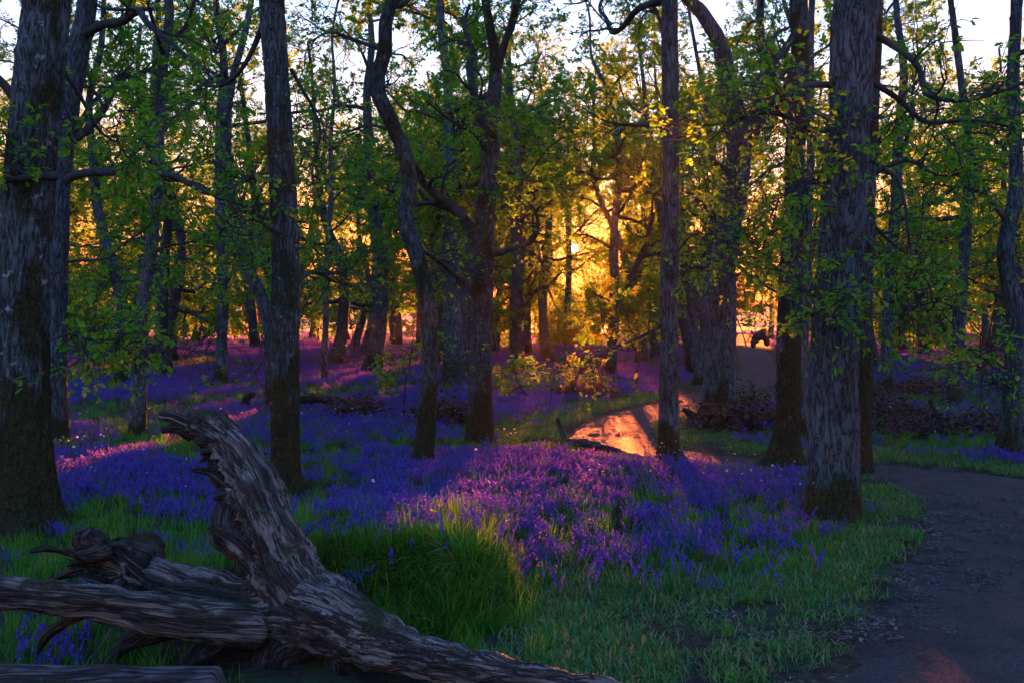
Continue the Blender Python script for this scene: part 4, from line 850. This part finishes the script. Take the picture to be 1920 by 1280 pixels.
def wood_mesh(name, lines, voxel, smooth, seed, amp=0.010, lump=0.02, rough=None, ridge=30.0):
    """union of thick centre lines, skinned over and grained along its length"""
    buf = Buf(); samp = []
    for W in lines:
        C = catmull(W, 0.03); P, r = C[:, :3], C[:, 3]; T, U, Wv = frames(P); th = np.arange(20) * 2 * math.pi / 20
        V = P[:, None] + r[:, None, None] * (np.cos(th)[None, :, None] * U[:, None] + np.sin(th)[None, :, None] * Wv[:, None])
        n = len(P); caps = [P[0] - T[0] * r[0] * 0.5, P[-1] + T[-1] * r[-1] * 0.6]
        VV = np.vstack([V.reshape(-1, 3), caps]); j = np.arange(20); j2 = (j + 1) % 20
        buf.add(VV, [grid_faces(n, 20), np.stack([np.full(20, n * 20), j2, j], 1), np.stack([np.full(20, n * 20 + 1), (n - 1) * 20 + j, (n - 1) * 20 + j2], 1)])
        s = np.concatenate([[0], np.cumsum(np.linalg.norm(np.diff(P, axis=0), axis=1))]); samp.append(np.column_stack([P, r, T, U, s + len(samp) * 7.3]))
    o = bpy.data.objects.new('tmp_wood', buf.mesh('tmp_wood')); COL.objects.link(o)
    md = o.modifiers.new('r', 'REMESH'); md.mode = 'VOXEL'; md.voxel_size = voxel
    if smooth: md = o.modifiers.new('s', 'SMOOTH'); md.factor = 0.5; md.iterations = smooth
    dg = bpy.context.evaluated_depsgraph_get(); me = bpy.data.meshes.new_from_object(o.evaluated_get(dg)); bpy.data.objects.remove(o)
    me.name = name; nv = len(me.vertices); V = np.zeros(nv * 3, np.float32); me.vertices.foreach_get('co', V); V = V.reshape(-1, 3).astype(float)
    Nn = np.zeros(nv * 3, np.float32); me.vertices.foreach_get('normal', Nn); Nn = Nn.reshape(-1, 3).astype(float)
    S = np.vstack(samp); best = np.zeros(nv, int)
    for c in range(0, nv, 3000):
        d = np.linalg.norm(V[c:c + 3000, None] - S[None, :, :3], axis=2) / (S[None, :, 3] + 0.02); best[c:c + 3000] = d.argmin(1)
    B = S[best]; q = V - B[:, :3]; T, U = B[:, 4:7], B[:, 7:10]; Wv = np.cross(T, U); th = np.arctan2((q * Wv).sum(1), (q * U).sum(1)) + B[:, 10] * 0.5
    s = B[:, 10] + (q * T).sum(1); R0 = np.maximum(B[:, 3], 0.03); ca, sa = np.cos(th) * R0 * ridge, np.sin(th) * R0 * ridge
    f = vnoise(ca, sa, s * 2.2, seed); f2 = vnoise(ca * 2.4, sa * 2.4, s * 4.5, seed + 3)
    dsp = amp * (np.minimum(np.abs(f) * 2.6, 1) - 0.6) + amp * 0.4 * f2 + lump * fbm(V[:, 0] * 6, V[:, 1] * 6, V[:, 2] * 6, 3, seed + 7)
    if rough is not None:
        w = rough(V, Nn); dsp = dsp + w * 0.085 * (0.3 - np.abs(fbm(V[:, 0] * 9, V[:, 1] * 9, V[:, 2] * 9, 4, seed + 13, 0.6)))
    V2 = V + Nn * dsp[:, None]; me.vertices.foreach_set('co', V2.astype(np.float32).ravel())
    a = me.attributes.new('grain', 'FLOAT_VECTOR', 'POINT'); a.data.foreach_set('vector', np.column_stack([s, np.cos(th) * R0, np.sin(th) * R0]).astype(np.float32).ravel())
    me.polygons.foreach_set('use_smooth', np.ones(len(me.polygons), bool)); me.update(); return me
def wood_part(name, lines, root, mt, voxel=0.016, smooth=4, seed=1, under=None, **kw):
    base = np.array(root.location); me = wood_mesh(name, [l - np.append(base, 0) for l in lines], voxel, smooth, seed, **kw)
    me.materials.append(mt); return link(name, me, None, under or root)
FT = P3(560, 1130, 5.2); FT[2] = float(H(FT[0], FT[1]))
ft = thing('fallen_tree', 'large uprooted dead tree lying in the foreground, bleached root rearing up to the left', 'fallen tree', tuple(FT))
core = [px_line([(1190, 1298, 4.28, .030), (1110, 1288, 4.34, .042), (1030, 1277, 4.40, .050), (950, 1264, 4.48, .060), (875, 1248, 4.6, .078), (780, 1224, 4.75, .108), (700, 1196, 4.9, .138), (625, 1158, 5.05, .185), (560, 1135, 5.2, .215), (500, 1138, 5.25, .19)]),
        px_line([(590, 1150, 5.15, .19), (550, 1105, 5.2, .20), (530, 1060, 5.25, .180), (511, 1000, 5.3, .152), (488, 940, 5.35, .140), (465, 890, 5.42, .128), (440, 850, 5.48, .118), (409, 818, 5.52, .098), (374, 797, 5.55, .078), (350, 790, 5.57, .045)]),
        px_line([(560, 1140, 5.2, .20), (480, 1142, 5.25, .165), (410, 1128, 5.3, .150), (330, 1105, 5.35, .140), (250, 1075, 5.42, .120), (185, 1045, 5.48, .095)])]
def left_side(V, Nn):
    """the torn, rotten side of the raised root faces left and back"""
    z = V[:, 2]; return sstep(0.22, 0.5, z) * sstep(0.1, 0.75, -Nn[:, 0] + 0.15 * Nn[:, 1]) + 0.45 * sstep(-0.55, -0.9, V[:, 0]) * (z < 0.6)
ft_trunk = wood_part('trunk', core, ft, M['driftwood'], 0.0115, 14, 5, amp=0.011, lump=0.030, rough=left_side, ridge=42.0)
def root_part(pts, seed, mt='rotten', nm='root', **kw): return wood_part(nm, [px_line(pts)], ft, M[mt], kw.pop('voxel', 0.012), 3, seed, under=None if nm == 'root' else ft_trunk, **kw)
root_part([(490, 1178, 5.12, .10), (390, 1166, 5.0, .095), (290, 1148, 4.9, .085), (190, 1132, 4.8, .078), (90, 1120, 4.7, .072), (-60, 1104, 4.6, .065)], 21, 'driftwood')
root_part([(190, 1046, 5.46, .075), (178, 1022, 5.45, .075), (160, 1010, 5.44, .055), (165, 996, 5.44, .035)], 22, lump=0.05, amp=0.003)
root_part([(180, 1040, 5.45, .055), (130, 1036, 5.4, .034), (90, 1030, 5.36, .024), (55, 1034, 5.32, .010)], 23, voxel=0.009)
root_part([(200, 1062, 5.44, .05), (150, 1068, 5.38, .035), (110, 1082, 5.34, .024), (76, 1100, 5.3, .012)], 24, voxel=0.009)
root_part([(300, 1060, 5.5, .06), (285, 1030, 5.58, .06), (262, 1014, 5.6, .05), (225, 1014, 5.62, .032), (205, 1020, 5.62, .015)], 25, lump=0.055, amp=0.003)
root_part([(300, 1085, 5.35, .05), (262, 1072, 5.28, .045), (240, 1056, 5.25, .030)], 26, lump=0.04, amp=0.003)
root_part([(492, 1070, 5.24, .062), (455, 1035, 5.18, .050), (425, 1010, 5.14, .038), (394, 988, 5.1, .020)], 27, 'driftwood', 'branch_stub')
root_part([(462, 880, 5.5, .06), (480, 862, 5.54, .045), (492, 850, 5.56, .026), (501, 846, 5.57, .012)], 28, 'driftwood', 'branch_stub', voxel=0.008)
root_part([(372, 800, 5.54, .05), (345, 790, 5.5, .034), (322, 780, 5.47, .024), (303, 776, 5.45, .018)], 29, 'driftwood', 'branch_stub', voxel=0.008)
root_part([(360, 812, 5.54, .045), (330, 803, 5.5, .030), (306, 808, 5.47, .016)], 30, 'rotten', 'branch_stub', voxel=0.008)
root_part([(385, 800, 5.55, .045), (380, 782, 5.56, .024), (390, 768, 5.57, .014)], 31, 'rotten', 'branch_stub', voxel=0.008)
root_part([(425, 905, 5.4, .05), (395, 886, 5.36, .024), (362, 880, 5.33, .010)], 32, 'rotten', 'branch_stub', voxel=0.008, lump=0.02)
root_part([(445, 940, 5.4, .065), (432, 905, 5.43, .06), (412, 870, 5.46, .05), (392, 840, 5.5, .04)], 33, 'rotten', 'torn_wood', lump=0.05)
root_part([(455, 1030, 5.28, .08), (430, 1000, 5.3, .065), (428, 965, 5.33, .06), (440, 930, 5.36, .05)], 34, 'rotten', 'torn_wood', lump=0.05)
root_part([(430, 1180, 5.1, .08), (380, 1215, 5.02, .06), (345, 1255, 4.95, .045), (330, 1300, 4.9, .03)], 35)
root_part([(330, 1170, 5.15, .06), (270, 1190, 5.1, .05), (215, 1225, 5.05, .035), (190, 1262, 5.0, .02)], 36)
root_part([(170, 1140, 4.85, .05), (120, 1165, 4.8, .035), (85, 1190, 4.78, .024), (70, 1225, 4.76, .012)], 37)
root_part([(560, 1190, 5.2, .14), (520, 1230, 5.15, .11), (505, 1270, 5.1, .08)], 38)
root_part([(660, 1190, 5.1, .11), (640, 1235, 5.05, .08), (650, 1275, 5.0, .05)], 39)
rs = np.random.default_rng(404); spine = px_line([(470, 1060, 5.24, .1), (445, 1000, 5.28, .1), (425, 940, 5.34, .1), (405, 885, 5.4, .1), (385, 845, 5.46, .1), (365, 815, 5.5, .1)])
for k in range(20):                              # torn splinters along the rotten side of the raised root
    f = (k + rs.uniform(0, 1)) / 20 * 4.99; i = int(f); p = spine[i] + (spine[i + 1] - spine[i]) * (f - i); L = rs.uniform(.05, .12)
    d = np.array([-1, rs.normal(-.1, .5), rs.normal(-.15, .6)]); d /= np.linalg.norm(d); a = p[:3] + np.array([.05, 0, 0]); r0 = rs.uniform(.022, .05)
    q = np.array([np.append(a, r0), np.append(a + d * L * .5 + rs.normal(0, .015, 3), r0 * .75), np.append(a + d * L + rs.normal(0, .02, 3), r0 * .25)])
    wood_part('splinter', [q], ft, M['rotten'], .009, 1, 420 + k, under=ft_trunk, amp=.008, lump=.022)
for k in range(9):                               # ragged root ends on the left mass
    p = P3(rs.uniform(150, 330), rs.uniform(1020, 1090), rs.uniform(5.3, 5.45)); L = rs.uniform(.08, .2); d = np.array([rs.normal(-.6, .5), rs.normal(-.3, .3), rs.normal(.25, .5)]); d /= np.linalg.norm(d); r0 = rs.uniform(.02, .045)
    q = np.array([np.append(p, r0), np.append(p + d * L * .5 + rs.normal(0, .02, 3), r0 * .8), np.append(p + d * L + rs.normal(0, .03, 3), r0 * .3)])
    wood_part('root', [q], ft, M['rotten'], .009, 1, 450 + k, amp=.008, lump=.02)
# grey cut log in the very corner
cl0 = np.array([-1.27, 4.28, 0.10]); cl = thing('cut_log', 'weathered grey log with a sawn end in the bottom left corner', 'log', (-1.27, 4.28, 0.0))
Wl = np.array([[-1.27, 4.28, .105, .092], [-1.7, 4.30, .10, .094], [-2.3, 4.36, .085, .090], [-3.2, 4.5, .06, .085]]); wood_part('log', [Wl], cl, M['cutwood'], 0.011, 2, 51, amp=0.008, lump=0.008)

def dead_branch(label, Y, lines, name='fallen_branch', mt='dead', cat='branch', lump=0.02, voxel=0.02, group=None):
    p0 = lines[0][0]; base = P3(p0[0], p0[1], p0[3] if len(p0) > 3 else Y); base[2] = float(H(base[0], base[1]))
    root = thing(name, label, cat, tuple(base), group)
    for i, l in enumerate(lines):
        wood_part('limb' if i == 0 else 'side_branch', [np.array([np.append(P3(q[0], q[1], q[3] if len(q) > 3 else Y), q[2]) for q in l])], root, M[mt], voxel, 2, 60 + i, amp=0.008, lump=lump)
    return root
dead_branch('long fallen bough with a curled up end, lying behind the dark banded trunk', 18.2,
    [[(478, 772, .09), (505, 765, .10), (545, 752, .10), (590, 746, .095), (630, 752, .085), (660, 764, .07), (690, 774, .05)], [(500, 768, .09), (480, 772, .09), (464, 764, .085), (461, 748, .08), (474, 738, .05)]], mt='rotten', lump=0.03, voxel=0.025)
dead_branch('fallen branch with an upright fork, lying left of the crooked right edge oak', 15.0,
    [[(1690, 812, .05), (1720, 803, .055), (1745, 797, .06), (1780, 796, .06), (1825, 800, .055), (1855, 792, .05), (1885, 772, .045)], [(1766, 796, .04), (1758, 778, .035), (1748, 762, .03), (1745, 750, .02)]], mt='rotten', voxel=0.016)
dead_branch('small dark hooked root poking out of the bluebells in mid field', 8.6,
    [[(948, 978, .028), (945, 960, .030), (936, 950, .024), (934, 942, .018), (942, 938, .010)], [(952, 972, .030), (962, 955, .030), (968, 942, .022), (962, 936, .010)], [(940, 966, .02), (950, 960, .026), (962, 958, .02)]], name='root_stump', mt='rotten', cat='root', voxel=0.007, lump=0.008)
dead_branch('short dark stick standing in the bluebells left of the hooked root', 8.5,
    [[(907, 982, .014), (903, 966, .017), (898, 948, .008)]], name='upright_stick', mt='rotten', cat='stick', voxel=0.006, lump=0.004)
dead_branch('grey stick standing upright at the inner bend of the path', 13.6,
    [[(1064, 832, .04), (1056, 818, .030), (1049, 800, .026), (1045, 784, .022)]], name='upright_stick', mt='cutwood', cat='stick', voxel=0.01, lump=0.006)
dead_branch('thin curved log edging the bend of the path', 13.0,
    [[(1066, 832, .05, 13.4), (1085, 828, .055, 13.3), (1110, 833, .055, 13.0), (1145, 842, .05, 12.6), (1175, 853, .045, 12.25), (1215, 861, .04, 11.95), (1240, 866, .03, 11.8)]], name='edging_log', mt='cutwood', cat='log', voxel=0.014, lump=0.012)
dead_branch('dark upturned root plate far off beside the path', 56.0,
    [[(1412, 648, .16), (1417, 636, .22), (1425, 628, .24), (1433, 620, .14)], [(1438, 646, .14), (1435, 634, .18), (1428, 627, .18)], [(1414, 630, .10), (1408, 620, .05)]], name='uprooted_stump', mt='driftwood', cat='stump', voxel=0.06, lump=0.08)
dead_branch('mossy stump jutting from the verge left of the stout grey oak', 16.0,
    [[(1306, 790, .05), (1296, 778, .06), (1288, 770, .05), (1280, 768, .03)]], name='root_stump', mt='rotten', cat='stump', voxel=0.015, lump=0.02)

# heaps of dead bracken: a tangle of dry stems and fronds
def heap(label, px, py, Y, w, h, seed, n=420, dpt=1.0, mt='bracken'):
    base = P3(px, py, Y); base[2] = float(H(base[0], base[1])); rng = np.random.default_rng(seed)
    lines, rr = [], []; b = Buf()
    for k in range(n):
        u = rng.uniform(-1, 1); p = np.array([u * w / 2, rng.uniform(-.5, .5) * dpt, rng.uniform(0, 1) ** 1.4 * h * (1 - .75 * u * u)])
        a = rng.uniform(0, 6.28); d = np.array([math.cos(a), .7 * math.sin(a), rng.normal(0.05, .45)]); d /= np.linalg.norm(d); L = rng.uniform(.2, .7) * min(1.2, .5 + w * .35)
        q = [p]
        for i in range(4): d = d + rng.normal(0, .22, 3); d[2] -= .08; d /= np.linalg.norm(d); t = q[-1] + d * L / 4; t[2] = max(.01, t[2]); q.append(t)
        lines.append(q); rr.append(np.linspace(.007, .0035, 5))
    tubes_batch(b, lines, rr, 3)
    pos = np.repeat(np.array([l[int(rng.integers(1, 5))] for l in lines]), 3, 0) + rng.normal(0, .06, (n * 3, 3)); pos[:, 2] = np.abs(pos[:, 2])
    lm = leaf_mesh('dry_fronds', pos, rng.normal(0, 1, pos.shape) * (1, 1, .5), rng, rng.uniform(.05, .13, len(pos)), False, rng.uniform(0, 1, len(pos)))
    root = thing('bracken_heap', label, 'dead bracken', tuple(base), 'heaps of dead bracken')
    tag(link('stems', b.mesh('bracken_stems'), M[mt], root), None, kind='stuff'); tag(link('fronds', lm, M['frond'], root), None, kind='stuff')
M['frond'] = leaf_material('dry_frond', [(0, (.022, .015, .012)), (.5, (.055, .037, .027)), (1, (.12, .08, .058))], (1.1, 1.0, .8), .3, .03)
heap('dark brown bracken heap between the stout grey oak and the mossy flared oak', 1410, 805, 15.2, 1.3, .32, 1, 420)
heap('low bracken heap at the foot of the stout grey oak, path side', 1390, 770, 18.0, 1.0, .28, 2, 260)
heap('bracken heap between the snaking trunk and the centre oak', 838, 795, 15.9, .95, .36, 3, 420)
heap('bracken heap round the oak right of the thickest trunk', 1655, 790, 16.5, 1.4, .36, 4, 380)
heap('bracken heap under the far branches left of the slim right leaning oak', 1715, 735, 22.5, 1.7, .32, 5, 360)
heap('reddish bracken strewn over the fallen branch on the right', 1838, 812, 14.7, 1.0, .24, 6, 380)
heap('reddish bracken over the left end of the fallen branch on the right', 1690, 818, 14.5, .9, .18, 7, 260)
heap('bracken hanging over the right end of the long fallen bough', 668, 785, 17.0, .75, .28, 8, 300)
heap('small dark heap of dry stalks by the path below the sun', 1100, 745, 21.0, 1.2, .30, 9, 260)

# saplings whose leaves catch the low sun, and others added to screen it
LAST = [None]
def sapling(label, px, py, Y, hgt, seed, leafn=1.0, lean=0.2, spread=1.0, size=.075, group='young trees in the low sun', lowf=.15):
    base = P3(px, py, Y); base[2] = float(H(base[0], base[1])); rng = np.random.default_rng(seed); g = Grow(seed)
    root = thing('young_tree', label, 'young tree', tuple(base), group); LAST[0] = root
    st = g.walk((0, 0, -.05), (rng.normal(0, lean), rng.normal(0, lean), 1), hgt, 8, .14, .04); r0 = .012 + .006 * hgt
    C = catmull(np.column_stack([st, np.linspace(r0, .005, 8)]), .12)
    link('trunk', trunk_mesh('young_tree_trunk', C, 10, seed, .2, .002, .05), M['branch'], root)
    for k in range(int(4 + 2.2 * hgt)):
        f = rng.uniform(lowf, 1) * 7; i = min(int(f), 6); p = st[i] + (st[i + 1] - st[i]) * (f - i); a = k * 2.4 + rng.uniform(0, 1)
        g.limb(g.walk(p, (math.cos(a), math.sin(a), rng.uniform(-.1, .4)), spread * rng.uniform(.5, 1.1), 6, .2, .0), .008, .004, (4, 3), leafn * .8, .2, twigL=.28)
    g.build(root, 'young_tree', M['branch'], (4, 3, 3), 1 + .02 * Y)
    me = g.leaves('young_tree_crown', 3, size, False, .28, sun_gap, base)
    tag(link('crown', me, M['leaf'], root), None, kind='stuff')
sapling('sapling with glowing orange leaves, right of the snaking trunk foot', 752, 765, 18.4, 1.5, 701, .9, .5, .8)
sapling('sapling with glowing yellow leaves, right of the centre oak', 992, 748, 20.5, 1.3, 702, .8, .3, .6)
sapling('low leafy sapling on the grass verge, left of the straight grey trunk', 1072, 742, 21.5, 1.0, 703, .7, .3, .6)
sapling('added sun screening sapling across the path, just left of the straight grey trunk', 1192, 727, 24.0, 2.6, 704, 2.6, .1, .75, .08, lowf=.48)  # added to block the low sun from the near path
sapling('added sun screening sapling in the bluebells under the forked oak beside the sun', 1124, 717, 26.0, 2.6, 705, 2.4, .1, .7, .08, lowf=.52)  # added to break up the sunlight falling on the nearer ground
edge_young, edge_list = [], []
for i, (px, py, Y, hg, lf) in enumerate([(985, 664, 46, 5.0, 1.4), (1175, 662, 47, 5.0, 1.4), (1210, 655, 53, 6, 1.8), (1005, 640, 70, 6.5, 1.6), (1185, 640, 71, 6, 1.8), (1150, 646, 62, 5, 1.2), (940, 655, 53, 5, 1.8),
                                     (1040, 655, 54, 1.7, 2.4), (1080, 652, 57, 1.9, 2.4), (1110, 656, 52, 1.6, 2.4), (1060, 640, 72, 2.6, 2.4), (1100, 641, 70, 2.4, 2.4), (1025, 642, 69, 2.2, 2.4), (1042, 634, 80, 4.2, 1.3), (1075, 633, 83, 4.6, 1.2), (1108, 634, 79, 4.0, 1.3), (1135, 634, 81, 5.0, 1.4), (1055, 636, 76, 3.6, 1.4), (1092, 636, 75, 3.4, 1.4),
                                     (800, 648, 60, 5, 2), (700, 645, 63, 6, 2), (600, 645, 63, 6, 2), (1290, 648, 60, 6, 2), (1400, 650, 58, 5.5, 2), (470, 645, 64, 6, 2), (350, 645, 64, 6, 2)]):
    edge_list.append((px, py, Y, hg, lf))

# leafy young oaks and bushes in the gaps further back, three grown forms copied as separate trees
def young_form(seed, hgt, lf):
    rng = np.random.default_rng(seed); g = Grow(seed)
    st = g.walk((0, 0, -.05), (rng.normal(0, .12), rng.normal(0, .12), 1), hgt, 8, .12, .04); C = catmull(np.column_stack([st, np.linspace(.03, .008, 8)]), .2)
    b = Buf()
    for k in range(16):
        f = rng.uniform(.12, 1) * 7; i = min(int(f), 6); p = st[i] + (st[i + 1] - st[i]) * (f - i); a = k * 2.4 + rng.uniform(0, 1)
        sg = g.limb(g.walk(p, (math.cos(a), math.sin(a), rng.uniform(-.1, .4)), rng.uniform(.8, 1.7), 6, .2, 0), .016, .006, (5, 4), lf, .2, twigL=.4)
        tubes_batch(b, [sg['main'][0]], [sg['main'][1]], 4); tubes_batch(b, sg['b'], np.array(sg['br']) * 1.6, 3); tubes_batch(b, sg['t'], np.array(sg['tr']) * 1.5, 3)
    tm = trunk_mesh('young_oak_trunk', C, 10, seed, .2, .003, .06); wm = b.mesh('young_oak_limbs'); lm = g.leaves('young_oak_crown', 5, .078, False, .1)
    for mm, mt in ((tm, M['bark_thin']), (wm, M['branch']), (lm, M['leaf'])): mm.materials.append(mt)
    return tm, wm, lm
YF = [young_form(960 + i, h, l) for i, (h, l) in enumerate(((4.2, 1.3), (5.2, 1.2), (3.2, 1.5)))]
YS = [young_form(980, 4.5, .75), young_form(981, 4.5, 1.3), young_form(982, 2.2, 1.6)]
rng = np.random.default_rng(124)
def copy_young(name, x, y, s, f, group):
    root = thing(name, name.replace('_', ' '), 'young tree', (x, y, float(H(x, y))), group); root.rotation_euler = (0, 0, rng.uniform(0, 6.28)); root.scale = (s, s, s)
    link('trunk', f[0], None, root); tag(link('branches', f[1], None, root), None, kind='stuff'); tag(link('crown', f[2], None, root), None, kind='stuff'); return root
for px, py, Y, hg, lf in edge_list:
    edge_young.append(copy_young('young_tree', (px - 960) / FPX * Y, Y, hg / 4.5 if hg > 2.7 else hg / 2.2, YS[2] if hg < 2.7 else (YS[0] if lf < 1.5 else YS[1]), 'slender saplings at the wood edge'))
rng = np.random.default_rng(123); done = 0
young_roots = []
while done < 28:
    y = rng.uniform(32, 80); x = rng.uniform(-1, 1) * (.55 * y + 3)
    if path_dist([x], [y])[0] < 1.2 or lane(x, y) or -3.2 < x - math.tan(SUN_AZ) * y < 3.8: continue
    done += 1; px = 960 + FPX * x / y; s = rng.uniform(.8, 1.3); tm, wm, lm = YF[int(rng.integers(3))]; left = px < 1077
    root = thing('young_oak_tree', 'one of the low leafy young oaks filling the gaps left of the sun' if left else 'one of the low leafy young oaks filling the gaps right of the sun', 'young tree', (x, y, float(H(x, y))), 'young oaks left of the sun' if left else 'young oaks right of the sun')
    root.rotation_euler = (0, 0, rng.uniform(0, 6.28)); root.scale = (s, s, s); young_roots.append(root)
    link('trunk', tm, None, root); tag(link('branches', wm, None, root), None, kind='stuff'); tag(link('crown', lm, None, root), None, kind='stuff')

gap_labels(young_roots, 'young oak from left'); gap_labels(edge_young, 'slender sapling from left')

# ------------------------------------------------------------------ single bluebells that stand apart in the foreground
rng = np.random.default_rng(91)
def bell_set(seed):
    r = np.random.default_rng(seed); lb, bb = Buf(), Buf(); lv = Buf(); bluebell_stem(lb, bb, r, np.zeros(3), .30, 9)
    for q in range(5): blade(lv, np.zeros(3), r.uniform(0, 6.28), r.uniform(.16, .28), r.uniform(.3, 1.1), .006, r.uniform(0, 1))
    return multi_mesh('bluebell_stem', [(lb, M['bell_leaf'])]), multi_mesh('bluebell_leaves', [(lv, M['bell_leaf'])]), multi_mesh('bluebell_bells', [(bb, M['bell'])])
SETS = [bell_set(800 + i) for i in range(5)]
def single_bells(label, group, n, fx, fy):
    for k in range(n):
        px, py = rng.uniform(*fx), rng.uniform(*fy); Y = CAMH * FPX / (py - HZ); x = (px - 960) / FPX * Y
        if path_dist([x], [Y])[0] < .25: continue
        s = rng.uniform(.6, .95); root = thing('bluebell', label, 'bluebell', (x, Y, float(H(x, Y))), group); root.rotation_euler = (rng.normal(0, .1), rng.normal(0, .1), rng.uniform(0, 6.28)); root.scale = (s, s, s)
        sm, lm, bm_ = SETS[int(rng.integers(5))]
        link('stem', sm, None, root); link('leaves', lm, None, root); link('flower_bells', bm_, None, root)
single_bells('single bluebell standing in the long grass of the bank behind the fallen tree', 'single bluebells on the bank', 26, (640, 960), (1085, 1170))
single_bells('single bluebell standing in the thin grass left of the near path', 'single bluebells by the near path', 60, (1000, 1560), (1050, 1150))
single_bells('single bluebell in the bright grass under the fallen tree root at bottom left', 'single bluebells at bottom left', 22, (0, 190), (1200, 1275))

# ------------------------------------------------------------------ the air of the wood
bm = bmesh.new(); bmesh.ops.create_cube(bm, size=1.0); me = bpy.data.meshes.new('haze'); bm.to_mesh(me); bm.free()
m, nt, out = mat('evening_haze'); v = N(nt, 'ShaderNodeVolumePrincipled'); v.inputs['Color'].default_value = (0.9, 0.9, 0.95, 1); v.inputs['Density'].default_value = 0.00022; v.inputs['Anisotropy'].default_value = 0.6
nt.links.new(v.outputs[0], out.inputs['Volume']); hz = link('haze', me, m); hz.location = (0, 140, 11); hz.scale = (800, 460, 28); tag(hz, 'thin evening haze filling the air of the wood', 'haze', None, 'stuff')
